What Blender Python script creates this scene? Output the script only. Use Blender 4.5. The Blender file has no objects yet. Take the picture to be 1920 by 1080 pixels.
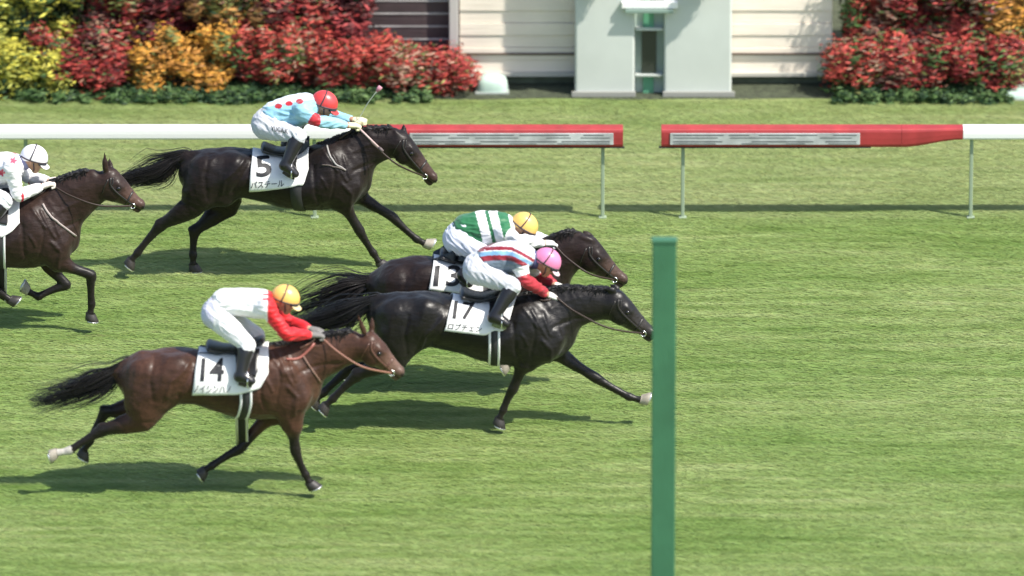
import bpy, bmesh, math, random
import numpy as np
from mathutils import Vector, Matrix, noise
from mathutils.bvhtree import BVHTree
random.seed(7)
RNG = np.random.default_rng(11)
S = bpy.context.scene
COL = S.collection
R = math.radians
# ---------------------------------------------------------------- camera
PITCH = R(18.0); DIST = 90.0; FPX = 213.0 * DIST
CAM = np.array([0.0, -DIST * math.cos(PITCH), DIST * math.sin(PITCH)])
cd = bpy.data.cameras.new("camera"); cam = bpy.data.objects.new("camera", cd); COL.objects.link(cam)
cam.location = CAM; cam.rotation_euler = (math.pi / 2 - PITCH, 0, 0)
cd.sensor_width = 36; cd.lens = 36 * FPX / 1920; cd.clip_start = 1; cd.clip_end = 2000
S.camera = cam
cd.dof.use_dof = True; cd.dof.focus_distance = 88.5; cd.dof.aperture_fstop = 1.0
# ---------------------------------------------------------------- sky and sun
SUN_FROM = Vector((0.66, -0.36, 1.0)).normalized()
elev = math.asin(SUN_FROM.z); azim = math.atan2(SUN_FROM.x, SUN_FROM.y)
w = bpy.data.worlds.new("World"); S.world = w; w.use_nodes = True
nt = w.node_tree; bg = nt.nodes["Background"]
sky = nt.nodes.new("ShaderNodeTexSky"); sky.sky_type = 'NISHITA'; sky.sun_disc = False
sky.sun_elevation = elev; sky.sun_rotation = azim; sky.dust_density = 1.5
nt.links.new(sky.outputs[0], bg.inputs[0]); bg.inputs[1].default_value = 0.14
sl = bpy.data.lights.new("sun", 'SUN'); sl.energy = 4.8; sl.angle = R(1.0); sl.color = (1.0, 0.95, 0.86)
so = bpy.data.objects.new("sun", sl); COL.objects.link(so)
so.rotation_euler = SUN_FROM.to_track_quat('Z', 'Y').to_euler()
S.view_settings.view_transform = 'Standard'; S.view_settings.look = 'None'
S.view_settings.gamma = 1.0; S.view_settings.exposure = 0.62

# ---------------------------------------------------------------- projection helpers
cp, sp_ = math.cos(PITCH), math.sin(PITCH)
def ray(px, py):
    u = (px - 960) / FPX; v = (540 - py) / FPX
    return np.array([u, cp + v * sp_, -sp_ + v * cp])
def on_ground(px, py, z=0.0):
    d = ray(px, py); t = (z - CAM[2]) / d[2]; return CAM + d * t
def at_depth(px, py, Y):
    d = ray(px, py); t = (Y - CAM[1]) / d[1]; return CAM + d * t
def to_px(P):
    D = np.asarray(P) - CAM
    f = D[..., 1] * cp - D[..., 2] * sp_
    up = D[..., 1] * sp_ + D[..., 2] * cp
    return 960 + FPX * D[..., 0] / f, 540 - FPX * up / f
class Rig:                                   # local metric frame of one horse, standing at a ground point
    def __init__(s, px, gy):
        s.O = on_ground(px, gy); s.s = FPX / ((s.O - CAM) @ np.array([0, cp, -sp_]))
    def P(s, px, py, yl=0.0): return at_depth(px, py, s.O[1] + yl) - s.O
    def px(s, V): return to_px(np.asarray(V) + s.O)

# ---------------------------------------------------------------- materials
MATS = {}
def mat(name, col=(.5, .5, .5), rough=.6, attr=False, bump=0.0, bscale=30, bstretch=(1, 1, 1), sheen=0.0, coat=0.0, var=0.0, vscale=6, metal=0.0, spec=.5, trans=0.0, emit=None):
    if name in MATS: return MATS[name]
    m = bpy.data.materials.new(name); m.use_nodes = True; n = m.node_tree.nodes; l = m.node_tree.links
    b = n["Principled BSDF"]; b.inputs["Roughness"].default_value = rough; b.inputs["Metallic"].default_value = metal
    b.inputs["Specular IOR Level"].default_value = spec
    if sheen: b.inputs["Sheen Weight"].default_value = sheen
    if coat: b.inputs["Coat Weight"].default_value = coat; b.inputs["Coat Roughness"].default_value = .3
    tc = n.new("ShaderNodeTexCoord"); src = None
    if attr:
        a = n.new("ShaderNodeAttribute"); a.attribute_name = "Col"; src = a.outputs["Color"]
    else:
        c = n.new("ShaderNodeRGB"); c.outputs[0].default_value = (*col, 1); src = c.outputs[0]
    if var:
        nz = n.new("ShaderNodeTexNoise"); nz.inputs["Scale"].default_value = vscale; nz.inputs["Detail"].default_value = 5
        l.new(tc.outputs["Object"], nz.inputs["Vector"])
        mr = n.new("ShaderNodeMapRange"); mr.inputs[1].default_value = .3; mr.inputs[2].default_value = .7
        mr.inputs[3].default_value = 1 - var; mr.inputs[4].default_value = 1 + var; l.new(nz.outputs[0], mr.inputs[0])
        mx = n.new("ShaderNodeVectorMath"); mx.operation = 'SCALE'; l.new(src, mx.inputs[0]); l.new(mr.outputs[0], mx.inputs["Scale"]); src = mx.outputs[0]
    l.new(src, b.inputs["Base Color"])
    if bump:
        mp = n.new("ShaderNodeMapping"); mp.inputs["Scale"].default_value = bstretch; l.new(tc.outputs["Object"], mp.inputs[0])
        nz = n.new("ShaderNodeTexNoise"); nz.inputs["Scale"].default_value = bscale; nz.inputs["Detail"].default_value = 4
        l.new(mp.outputs[0], nz.inputs["Vector"])
        bp = n.new("ShaderNodeBump"); bp.inputs["Strength"].default_value = bump; bp.inputs["Distance"].default_value = .02
        l.new(nz.outputs[0], bp.inputs["Height"]); l.new(bp.outputs[0], b.inputs["Normal"])
    MATS[name] = m; return m

# ---------------------------------------------------------------- object helpers
def empty(name, loc, label, cat, group=None):
    o = bpy.data.objects.new(name, None); COL.objects.link(o); o.location = loc; o.empty_display_size = .2
    o["label"] = label; o["category"] = cat
    if group: o["group"] = group
    return o
def mesh_obj(name, V, F, m, parent=None, smooth=True, cols=None):
    me = bpy.data.meshes.new(name)
    V = np.asarray(V, dtype=np.float32)
    if isinstance(F, np.ndarray):
        k = F.shape[1]; me.vertices.add(len(V)); me.vertices.foreach_set("co", V.ravel())
        me.loops.add(F.size); me.loops.foreach_set("vertex_index", F.astype(np.int32).ravel())
        me.polygons.add(len(F)); me.polygons.foreach_set("loop_start", np.arange(0, F.size, k, dtype=np.int32))
        me.polygons.foreach_set("loop_total", np.full(len(F), k, dtype=np.int32)); me.update(calc_edges=True)
    else:
        me.from_pydata([tuple(v) for v in V], [], [tuple(f) for f in F]); me.update()
    if smooth: me.polygons.foreach_set("use_smooth", np.ones(len(me.polygons), dtype=bool))
    if cols is not None:
        ca = me.color_attributes.new("Col", 'FLOAT_COLOR', 'POINT')
        c4 = np.ones((len(V), 4), dtype=np.float32); c4[:, :3] = cols; ca.data.foreach_set("color", c4.ravel())
    me.materials.append(m)
    o = bpy.data.objects.new(name, me); COL.objects.link(o)
    if parent: o.parent = parent
    return o
def tagit(o, label=None, cat=None, group=None, kind=None):
    if label: o["label"] = label
    if cat: o["category"] = cat
    if group: o["group"] = group
    if kind: o["kind"] = kind
    return o
class MB:                                    # collects simple solids into one mesh
    def __init__(s): s.V = []; s.F = []
    def add(s, V, F):
        b = len(s.V); s.V += [tuple(v) for v in V]; s.F += [tuple(i + b for i in f) for f in F]; return s
    def box(s, x0, x1, y0, y1, z0, z1, bev=0.0):
        bm = bmesh.new(); bmesh.ops.create_cube(bm, size=1)
        for v in bm.verts: v.co = Vector(((x0 + x1) / 2 + v.co.x * (x1 - x0), (y0 + y1) / 2 + v.co.y * (y1 - y0), (z0 + z1) / 2 + v.co.z * (z1 - z0)))
        if bev: bmesh.ops.bevel(bm, geom=bm.edges[:], offset=bev, segments=2, affect='EDGES', profile=.5)
        bm.verts.index_update(); s.add([v.co[:] for v in bm.verts], [[v.index for v in f.verts] for f in bm.faces]); bm.free(); return s
    def tube(s, pts, rad, n=8, flat=1.0, cap=True):
        pts = [np.asarray(p, float) for p in pts]; V = []; F = []; up0 = np.array([0, 1, .01])
        rr = rad if hasattr(rad, '__len__') else [rad] * len(pts)
        for i, p in enumerate(pts):
            t = pts[min(i + 1, len(pts) - 1)] - pts[max(i - 1, 0)]; t /= np.linalg.norm(t) + 1e-9
            a = np.cross(t, up0); a /= np.linalg.norm(a) + 1e-9; b = np.cross(t, a)
            for k in range(n):
                th = 2 * math.pi * k / n; V.append(p + rr[i] * (math.cos(th) * a + math.sin(th) * b * flat))
        for i in range(len(pts) - 1):
            for k in range(n):
                F.append((i * n + k, i * n + (k + 1) % n, (i + 1) * n + (k + 1) % n, (i + 1) * n + k))
        if cap: F.append(tuple(range(n))[::-1]); F.append(tuple((len(pts) - 1) * n + k for k in range(n)))
        return s.add(V, F)
    def build(s, name, m, parent=None, smooth=False): return mesh_obj(name, s.V, s.F, m, parent, smooth)

# ---------------------------------------------------------------- signed distance modelling
def cr(nodes, sub=3):                        # Catmull-Rom resample of a node list (any number of columns)
    n = [np.asarray(a, float) for a in nodes]
    if len(n) < 3: return n
    out = []
    for i in range(len(n) - 1):
        p0, p1, p2, p3 = n[max(i - 1, 0)], n[i], n[i + 1], n[min(i + 2, len(n) - 1)]
        for k in range(sub):
            t = k / sub; out.append(.5 * (2 * p1 + (p2 - p0) * t + (2 * p0 - 5 * p1 + 4 * p2 - p3) * t * t + (3 * p1 - p0 - 3 * p2 + p3) * t ** 3))
    out.append(n[-1]); return out
class Chain:                                 # nodes: (x, y, z, r, w)   r in the running plane, w sideways
    def __init__(s, nodes, k=.03, sub=3, lat=(0, 1, 0), neg=False, name=None, infl=0.0):
        s.n = cr(nodes, sub); s.k = k; s.lat = np.array(lat, float); s.neg = neg; s.name = name; s.infl = infl
        A = np.array(s.n); r = np.maximum(A[:, 3], A[:, 4])[:, None] + abs(infl)
        s.lo = (A[:, :3] - r).min(0); s.hi = (A[:, :3] + r).max(0)
    def d(s, X, Y, Z):
        best = None
        for a, b in zip(s.n[:-1], s.n[1:]):
            u = b[:3] - a[:3]; L = np.linalg.norm(u) + 1e-9; u = u / L
            l = s.lat - (s.lat @ u) * u; l /= np.linalg.norm(l) + 1e-9; n = np.cross(u, l)
            dx, dy, dz = X - a[0], Y - a[1], Z - a[2]
            t = dx * u[0] + dy * u[1] + dz * u[2]; tc = np.clip(t, 0, L); qu = t - tc; f = tc / L
            r = a[3] + (b[3] - a[3]) * f + s.infl; w = a[4] + (b[4] - a[4]) * f + s.infl
            qn = dx * n[0] + dy * n[1] + dz * n[2]; ql = dx * l[0] + dy * l[1] + dz * l[2]
            m = np.minimum(r, w)
            k0 = np.sqrt((qn / r) ** 2 + (ql / w) ** 2 + (qu / m) ** 2)
            k1 = np.sqrt((qn / r ** 2) ** 2 + (ql / w ** 2) ** 2 + (qu / m ** 2) ** 2)
            v = np.where(k0 < .3, (k0 - 1) * m, k0 * (k0 - 1) / np.maximum(k1, 1e-6))
            best = v if best is None else np.minimum(best, v)
        return best
class Func:
    def __init__(s, fn, lo, hi, k=.01, neg=False, name=None): s.fn = fn; s.lo = np.array(lo, float); s.hi = np.array(hi, float); s.k = k; s.neg = neg; s.name = name
    def d(s, X, Y, Z): return s.fn(X, Y, Z)
def sdf_mesh(prims, h):
    pos = [p for p in prims if not p.neg]
    lo = np.min([p.lo for p in pos], 0) - 4 * h; hi = np.max([p.hi for p in pos], 0) + 4 * h
    n = np.ceil((hi - lo) / h).astype(int) + 1; D = np.full(n, 1.0, dtype=np.float32)
    ax = [lo[i] + h * np.arange(n[i]) for i in range(3)]
    for p in prims:
        mg = max(p.k, .02) + 2 * h
        i0 = np.clip(np.floor((p.lo - mg - lo) / h).astype(int), 0, n); i1 = np.clip(np.ceil((p.hi + mg - lo) / h).astype(int) + 1, 0, n)
        if np.any(i1 <= i0): continue
        X, Y, Z = np.meshgrid(ax[0][i0[0]:i1[0]], ax[1][i0[1]:i1[1]], ax[2][i0[2]:i1[2]], indexing='ij')
        d = p.d(X, Y, Z); blk = D[i0[0]:i1[0], i0[1]:i1[1], i0[2]:i1[2]]
        if p.neg: a = -blk; b = d
        else: a = blk; b = d
        hh = np.maximum(p.k - np.abs(a - b), 0) / p.k
        r = np.minimum(a, b) - hh * hh * p.k / 4 if not p.neg else None
        if p.neg:
            na, nb = blk, -d; hh = np.maximum(p.k - np.abs(na - nb), 0) / p.k; r = np.maximum(na, nb) + hh * hh * p.k / 4
        D[i0[0]:i1[0], i0[1]:i1[1], i0[2]:i1[2]] = r
    return surface_nets(D, lo, h)
def surface_nets(D, lo, h):
    s = D < 0; nx, ny, nz = D.shape
    C = np.zeros((nx - 1, ny - 1, nz - 1), dtype=np.int8)
    for i in (0, 1):
        for j in (0, 1):
            for k in (0, 1): C += s[i:nx - 1 + i, j:ny - 1 + j, k:nz - 1 + k]
    mx = (C > 0) & (C < 8); I = np.argwhere(mx); idx = np.full(C.shape, -1, dtype=np.int64); idx[mx] = np.arange(len(I))
    acc = np.zeros((len(I), 3)); cnt = np.zeros(len(I))
    cs = [(0, 0, 0), (1, 0, 0), (0, 1, 0), (1, 1, 0), (0, 0, 1), (1, 0, 1), (0, 1, 1), (1, 1, 1)]
    ed = [(a, b) for a in range(8) for b in range(a + 1, 8) if sum(abs(cs[a][q] - cs[b][q]) for q in range(3)) == 1]
    val = [D[I[:, 0] + c[0], I[:, 1] + c[1], I[:, 2] + c[2]] for c in cs]
    for a, b in ed:
        va, vb = val[a], val[b]; m = (va < 0) != (vb < 0); t = np.where(m, va / np.where(m, va - vb, 1), 0)
        p = np.array(cs[a])[None, :] + t[:, None] * (np.array(cs[b]) - np.array(cs[a]))[None, :]
        acc[m] += p[m]; cnt[m] += 1
    V = lo + h * (I + acc / cnt[:, None]); Q = []
    for axis in range(3):
        sh = [slice(None)] * 3; s0 = list(sh); s1 = list(sh); s0[axis] = slice(0, -1); s1[axis] = slice(1, None)
        a, b = s[tuple(s0)], s[tuple(s1)]; o1, o2 = [(1, 2), (2, 0), (0, 1)][axis]
        for inv in (False, True):
            m = (a & ~b) if not inv else (~a & b); E = np.argwhere(m)
            ok = (E[:, o1] > 0) & (E[:, o2] > 0) & (E[:, o1] < D.shape[o1] - 1) & (E[:, o2] < D.shape[o2] - 1); E = E[ok]
            def g(d1, d2):
                e = E.copy(); e[:, o1] -= d1; e[:, o2] -= d2; return idx[e[:, 0], e[:, 1], e[:, 2]]
            q = [g(0, 0), g(1, 0), g(1, 1), g(0, 1)]
            if inv: q = q[::-1]
            Q.append(np.stack(q, 1))
    Q = np.concatenate(Q); Q = Q[(Q >= 0).all(1)]
    return V, Q
def vnormals(V, Q):
    n = np.cross(V[Q[:, 2]] - V[Q[:, 0]], V[Q[:, 3]] - V[Q[:, 1]]); N = np.zeros_like(V)
    for k in range(4): np.add.at(N, Q[:, k], n)
    return N / (np.linalg.norm(N, axis=1)[:, None] + 1e-12)
def relax(V, Q, it=1, lam=.5):
    for _ in range(it):
        A = np.zeros_like(V); c = np.zeros(len(V))
        for a, b in ((0, 1), (1, 2), (2, 3), (3, 0)):
            np.add.at(A, Q[:, a], V[Q[:, b]]); np.add.at(A, Q[:, b], V[Q[:, a]]); np.add.at(c, Q[:, a], 1); np.add.at(c, Q[:, b], 1)
        V = V + lam * (A / np.maximum(c, 1)[:, None] - V)
    return V
def fold_noise(V, sc=(14, 14, 14), seed=0.0):
    return np.array([noise.noise(Vector((v[0] * sc[0] + seed, v[1] * sc[1], v[2] * sc[2]))) for v in V])

# ================================================================ THE SETTING
def ground_nodes(name, rough=.9):
    m = bpy.data.materials.new(name); m.use_nodes = True; n = m.node_tree.nodes; l = m.node_tree.links
    b = n["Principled BSDF"]; b.inputs["Roughness"].default_value = rough; b.inputs["Specular IOR Level"].default_value = .2
    g = n.new("ShaderNodeNewGeometry")
    def nz(scale, st, det=4):
        mp = n.new("ShaderNodeMapping"); mp.inputs["Scale"].default_value = st; l.new(g.outputs["Position"], mp.inputs[0])
        t = n.new("ShaderNodeTexNoise"); t.inputs["Scale"].default_value = scale; t.inputs["Detail"].default_value = det; l.new(mp.outputs[0], t.inputs["Vector"]); return t.outputs[0]
    def ramp(src, stops):
        r = n.new("ShaderNodeValToRGB"); e = r.color_ramp.elements
        e[0].position, e[0].color = stops[0][0], (*stops[0][1], 1); e[1].position, e[1].color = stops[-1][0], (*stops[-1][1], 1)
        for p, c in stops[1:-1]: x = e.new(p); x.color = (*c, 1)
        l.new(src, r.inputs[0]); return r.outputs[0]
    def mix(f, a, c, mode='MIX'):
        x = n.new("ShaderNodeMix"); x.data_type = 'RGBA'; x.blend_type = mode
        if isinstance(f, float): x.inputs[0].default_value = f
        else: l.new(f, x.inputs[0])
        l.new(a, x.inputs[6]); l.new(c, x.inputs[7]); return x.outputs[2]
    return m, n, l, b, g, nz, ramp, mix
def turf_material(name, blades):
    m, n, l, b, g, nz, ramp, mix = ground_nodes(name)
    streak = nz(1.0, (.38, 5.5, 1)); patch = nz(.55, (.6, 1.4, 1), 3); fine = nz(9, (.35, 2.2, 1), 3)
    base = ramp(streak, [(.32, (.162, .240, .064)), (.5, (.205, .288, .088)), (.66, (.245, .318, .112))])
    pt = ramp(patch, [(.35, (.80, .88, .74)), (.65, (1.12, 1.06, 1.18))])
    c = mix(1.0, base, pt, 'MULTIPLY')
    fn = ramp(fine, [(.35, (.86, .89, .84)), (.7, (1.12, 1.09, 1.12))])
    c = mix(1.0, c, fn, 'MULTIPLY')
    mid = nz(1.0, (1.5, 8.5, 1), 4); c = mix(1.0, c, ramp(mid, [(.34, (.74, .80, .66)), (.46, (.98, .98, .96)), (.56, (1.0, 1.0, 1.0)), (.68, (1.20, 1.14, 1.24))]), 'MULTIPLY')
    bare = nz(1.0, (.9, 4.2, 3), 5); c = mix(ramp(bare, [(.66, (0, 0, 0)), (.74, (.4, .4, .4))]), c, ramp(fine, [(.3, (.17, .15, .075)), (.7, (.27, .25, .13))]))
    sx = n.new("ShaderNodeSeparateXYZ"); l.new(g.outputs["Position"], sx.inputs[0])
    worn = n.new("ShaderNodeValToRGB"); mr = n.new("ShaderNodeMapRange"); l.new(sx.outputs[1], mr.inputs[0])
    mr.inputs[1].default_value = 1.0; mr.inputs[2].default_value = 6.0
    e = worn.color_ramp.elements; e[0].position = .14; e[0].color = (0, 0, 0, 1); e[1].position = .30; e[1].color = (.75, .75, .75, 1)
    x = e.new(.95); x.color = (.45, .45, .45, 1)
    l.new(mr.outputs[0], worn.inputs[0])
    dry = n.new("ShaderNodeRGB"); dry.outputs[0].default_value = (.33, .345, .18, 1)
    wn = n.new("ShaderNodeMath"); wn.operation = 'MULTIPLY'; l.new(worn.outputs[0], wn.inputs[0]); l.new(streak, wn.inputs[1])
    c = mix(wn.outputs[0], c, dry.outputs[0])
    if blades:
        a = n.new("ShaderNodeAttribute"); a.attribute_name = "Col"; c = mix(1.0, c, a.outputs["Color"], 'MULTIPLY')
        b.inputs["Roughness"].default_value = .6
        vm = n.new("ShaderNodeVectorMath"); vm.operation = 'SCALE'; vm.inputs["Scale"].default_value = .18; l.new(g.outputs["Normal"], vm.inputs[0])
        va = n.new("ShaderNodeVectorMath"); va.operation = 'ADD'; va.inputs[1].default_value = (0, 0, .8); l.new(vm.outputs[0], va.inputs[0])
        vn = n.new("ShaderNodeVectorMath"); vn.operation = 'NORMALIZE'; l.new(va.outputs[0], vn.inputs[0]); l.new(vn.outputs[0], b.inputs["Normal"])
    if not blades:
        k = n.new("ShaderNodeRGB"); k.outputs[0].default_value = (.84, .86, .82, 1); c = mix(1.0, c, k.outputs[0], 'MULTIPLY')
    l.new(c, b.inputs["Base Color"]); return m
gm = turf_material("turf", False); bm_ = turf_material("grass_blades", True)
gr = mesh_obj("ground", [(-400, -150, 0), (400, -150, 0), (400, 700, 0), (-400, 700, 0)], [(0, 1, 2, 3)], gm, None, False)
tagit(gr, "mown green racecourse turf running under the horses", "ground", kind="structure")

def make_grass():
    LIM = on_ground(960, 187)[1]; N = 900000; X = RNG.uniform(-5.6, 5.6, N); Y = RNG.uniform(-10.5, LIM, N)
    Y[:150000] = RNG.uniform(-16, -10.5, 150000); far = RNG.random(N) < .32; X = np.where(far, np.sign(X) * (5.4 + np.abs(RNG.normal(0, 3.2, N))), X); Y = np.where(Y < -10.5, -10.5 - np.abs(RNG.normal(0, 2.2, N)), Y)
    hh = RNG.uniform(.008, .022, N); ln = np.where(RNG.random(N) < .8, -1, 1) * RNG.uniform(.025, .085, N); ly = RNG.normal(0, 1, N) * .010
    wd = RNG.uniform(.003, .007, N); th = RNG.uniform(-.6, .6, N)
    dx = wd * np.sin(th); dy = wd * np.cos(th)
    V = np.empty((N, 3, 3), dtype=np.float32)
    V[:, 0] = np.stack([X - dx, Y - dy, np.zeros(N)], 1); V[:, 1] = np.stack([X + dx, Y + dy, np.zeros(N)], 1)
    V[:, 2] = np.stack([X + ln, Y + ly, hh], 1)
    F = np.arange(3 * N).reshape(N, 3)
    t = RNG.uniform(.88, 1.16, N); c = np.stack([t * RNG.uniform(.95, 1.12, N), t, t * RNG.uniform(.85, 1.1, N)], 1)
    cols = np.repeat(c[:, None, :], 3, 1).reshape(-1, 3)
    o = mesh_obj("grass", V.reshape(-1, 3), F, bm_, None, False, cols)
    tagit(o, "short green grass blades covering the racecourse", "grass", kind="stuff")
make_grass()

# ---- rail
RAIL_Y = on_ground(960, 408)[1]
def zx(px, py, Y): p = at_depth(px, py, Y); return p[0], p[2]
def rail_section(name, px0, px1, prof0, prof1, m, parent=None, steps=None):
    # profile: list of (y, z) going round; linearly morphs between both ends
    steps = steps or [0, 1]; V = []; F = []; x0 = at_depth(px0, 245, RAIL_Y)[0]; x1 = at_depth(px1, 245, RAIL_Y)[0]; k = len(prof0)
    for (f) in steps:
        g = f * f * (3 - 2 * f)
        for a, b in zip(prof0, prof1): V.append((x0 + (x1 - x0) * f, a[0] + (b[0] - a[0]) * g, a[1] + (b[1] - a[1]) * g))
    for i in range(len(steps) - 1):
        for j in range(k): F.append((i * k + j, i * k + (j + 1) % k, (i + 1) * k + (j + 1) % k, (i + 1) * k + j))
    F.append(tuple(range(k))[::-1]); F.append(tuple((len(steps) - 1) * k + j for j in range(k)))
    return mesh_obj(name, V, F, m, parent, False)
z_top = at_depth(100, 236, RAIL_Y)[2]
def rprof(w_, hgt, n=20):                   # rounded box profile, flattened top leaning to the camera
    out = []
    for i in range(n):
        a = 2 * math.pi * i / n; c, s_ = math.cos(a), math.sin(a)
        q = .42; out.append((RAIL_Y + w_ / 2 * math.copysign(abs(c) ** q, c), z_top - hgt / 2 + hgt / 2 * math.copysign(abs(s_) ** q, s_)))
    return out
P_W = rprof(.15, .115); P_R = rprof(.17, .185)
white_rail = mat("white_rail", (.80, .80, .79), .35, bump=.05, bscale=5)
red_rail = mat("red_rail", (.33, .032, .035), .5, bump=.2, bscale=7, var=.15)
panel_m = mat("rail_panel", (.42, .44, .44), .45, var=.35, vscale=5)
postm = mat("rail_post", (.27, .34, .24), .5)
def rail_posts(pxs, root):
    for p in pxs:
        x = at_depth(p, 400, RAIL_Y)[0]
        m = MB().box(x - .016, x + .016, RAIL_Y - .012, RAIL_Y + .032, 0, z_top - .07, .006)
        m.box(x - .035, x + .035, RAIL_Y - .035, RAIL_Y + .035, 0, .012, .004).build("post", postm, root)
xm = at_depth(1205, 245, RAIL_Y)[0]
rl = empty("running_rail", (0, 0, 0), "long white running rail left of the gap, ending in red padding behind number 5", "rail", "running rails")
rail_section("white_rail", -700, 662, P_W, P_W, white_rail, rl)
tp = [i / 10 for i in range(11)]
rail_section("red_padding", 662, 750, P_W, P_R, red_rail, rl, tp); rail_section("red_padding", 750.5, 1168, P_R, P_R, red_rail, rl)
rail_posts([-490, 50, 590, 1130], rl)
rr = empty("running_rail", (0, 0, 0), "inner running rail right of the gap, red padded end tapering into a white bar", "rail", "running rails")
rail_section("red_padding", 1240, 1690, P_R, P_R, red_rail, rr); rail_section("red_padding", 1690.5, 1805, P_R, P_W, red_rail, rr, tp)
rail_section("white_rail", 1805.5, 2700, P_W, P_W, white_rail, rr)
rail_posts([1280, 1820, 2360], rr)
dkline = mat("dark_trim", (.03, .03, .03), .6)
for root, a, b in ((rl, 768, 1150), (rr, 1256, 1612)):
    x0 = at_depth(a, 250, RAIL_Y)[0]; x1 = at_depth(b, 250, RAIL_Y)[0]; yf = RAIL_Y - .085
    pn = MB().box(x0, x1, yf - .008, yf + .01, z_top - .150, z_top - .042, .003).build("panel", panel_m, root)
    mb = MB()
    for zz, hh in ((-.058, .006), (-.083, .004), (-.118, .006), (-.137, .003)):
        xs = x0 + .03
        while xs < x1 - .1:
            le = min(random.uniform(.15, .7), x1 - .03 - xs); mb.box(xs, xs + le, yf - .0105, yf - .0082, z_top + zz - hh / 2, z_top + zz + hh / 2); xs += le + random.uniform(.03, .3)
    mb.build("dark_line", mat("panel_dark", (.10, .10, .11), .5), pn)
    MB().box(x0 - .1, x1 + .1, yf + .01, yf + .04, z_top - .186, z_top - .176).build("lower_edge", dkline, root)

# ---- near finishing post (stands on the stand side of the track)
PY = on_ground(960, 1270)[1]
a0 = at_depth(1222, 700, PY)[0]; a1 = at_depth(1267, 700, PY)[0]; zt = at_depth(1240, 447, PY)[2]
pr = empty("finishing_post", ((a0 + a1) / 2, PY, 0), "tall green finishing post standing in the foreground at the noses of the leading horses", "post")
hw = (a1 - a0) / 2
green_p = mat("green_paint", (.043, .145, .078), .45, bump=.15, bscale=18, bstretch=(4, 4, .6), var=.14, vscale=3)
MB().box(-hw, hw, -.045, .045, 0, zt - .03, .008).build("shaft", green_p, pr)
MB().box(-hw - .006, hw + .006, -.052, .052, zt - .03, zt, .006).build("cap", mat("green_cap", (.042, .14, .075), .5), pr)
MB().box(-hw - .08, hw + .08, -.13, .13, 0, .04, .01).build("base_plate", mat("post_base", (.30, .31, .30), .7, var=.2), pr)

# ---- dark planting bed beyond the turf
BY0 = on_ground(960, 186)[1]; V = []; F = []; nb = 240
for i in range(nb + 1): xx = -14 + 28 * i / nb; V += [(xx, BY0 + .05 * noise.noise(Vector((xx * 1.3, 0, 0))), .004), (xx, BY0 + 6, .004)]
for i in range(nb): F.append((2 * i, 2 * i + 2, 2 * i + 3, 2 * i + 1))
tagit(mesh_obj("planting_bed", V, F, mat("soil", (.045, .055, .03), .95, bump=.8, bscale=25, var=.4, vscale=12), None, False), "dark earth bed between the turf and the building", "bed", kind="structure")
# ---- background: building front, mirror tower, fence, plants
BY = on_ground(960, 185)[1]                 # far edge of the turf
def bx(px, Y=None): return at_depth(px, 100, Y or BY)[0]
def bz(py, Y=None): return at_depth(960, py, Y or BY)[2]
cream = mat("cream_board", (.80, .71, .60), .7, bump=.2, bscale=10, bstretch=(.3, 1, 4), var=.06, vscale=3)
WY = BY + .46
house = empty("building", (0, 0, 0), "low cream boarded building front behind the white tower", "building")
x0, x1 = bx(862, WY), bx(1560, WY); mb = MB(); z = bz(135, WY); i = 0
while z < 3.2:
    mb.box(x0, x1, WY - .012 * (i % 2), WY + .12, z + .002, z + .118, .003); z += .12; i += 1
mb.build("wall", cream, house)
MB().box(x0 + .01, x1 - .01, WY + .03, WY + .3, 0, bz(135, WY), 0).build("plinth", mat("plinth", (.10, .12, .08), .85, bump=.3, bscale=14, var=.3), house)
MB().box(x0 - .01, x1 + .01, WY - .03, WY + .01, bz(102, WY), bz(98, WY)).build("string_course", mat("brown_trim", (.12, .09, .07), .7), house)
MB().box(x0 - .01, x1 + .01, WY - .05, WY + .02, bz(135, WY) - .03, bz(135, WY) + .004).build("sill", mat("sill", (.50, .48, .42), .7), house)
MB().box(x0 - .10, x0 - .012, WY - .04, WY + .15, 0, 3.2, .01).build("corner_board", mat("corner", (.45, .42, .40), .7), house)
MB().box(x0 - .3, x1 + .3, WY + .02, WY + 3.2, 3.2, 3.32, .02).build("roof", mat("roof", (.20, .10, .07), .7), house)
MB().box(x0 + .01, x1 - .01, WY + 2.9, WY + 3.0, 0, 3.19).build("back_wall", cream, house)
for xx in (x0, x1 - .12): MB().box(xx + .01, xx + .11, WY + .31, WY + 2.89, 0, 3.19).build("side_wall", cream, house)
# white mirror tower
TY = BY + .08
tw = empty("mirror_tower", (0, 0, 0), "white finish mirror tower with a dark slot and green strip behind the rail gap", "tower")
wht = mat("white_panel", (.53, .565, .53), .55, bump=.08, bscale=6, var=.07, vscale=1.6)
l0, l1, r0, r1 = bx(1078, TY), bx(1190, TY), bx(1245, TY), bx(1372, TY)
MB().box(l0, l1, TY, TY + .34, 0, 2.6, .02).build("side_panel", wht, tw)
MB().box(r0, r1, TY, TY + .34, 0, 2.6, .02).build("side_panel", wht, tw)
MB().box(l1 + .002, r0 - .002, TY + .12, TY + .33, 0, 2.6).build("recess", mat("recess", (.38, .46, .41), .6, var=.1), tw)  # shadow between the side panels put into the green-grey colour
MB().box(bx(1206, TY), bx(1226, TY), TY + .085, TY + .118, 0, 2.6, .004).build("green_strip", mat("green_strip", (.10, .30, .18), .5), tw)
MB().box(bx(1203, TY), bx(1231, TY), TY + .06, TY + .083, bz(140, TY), bz(60, TY), .004).build("dark_slot", mat("slot", (.035, .04, .035), .3), tw)
for p_ in (57, 143): MB().box(bx(1192, TY), bx(1243, TY), TY + .03, TY + .115, bz(p_ + 2, TY), bz(p_ - 1, TY)).build("ledge", wht, tw)
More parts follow.
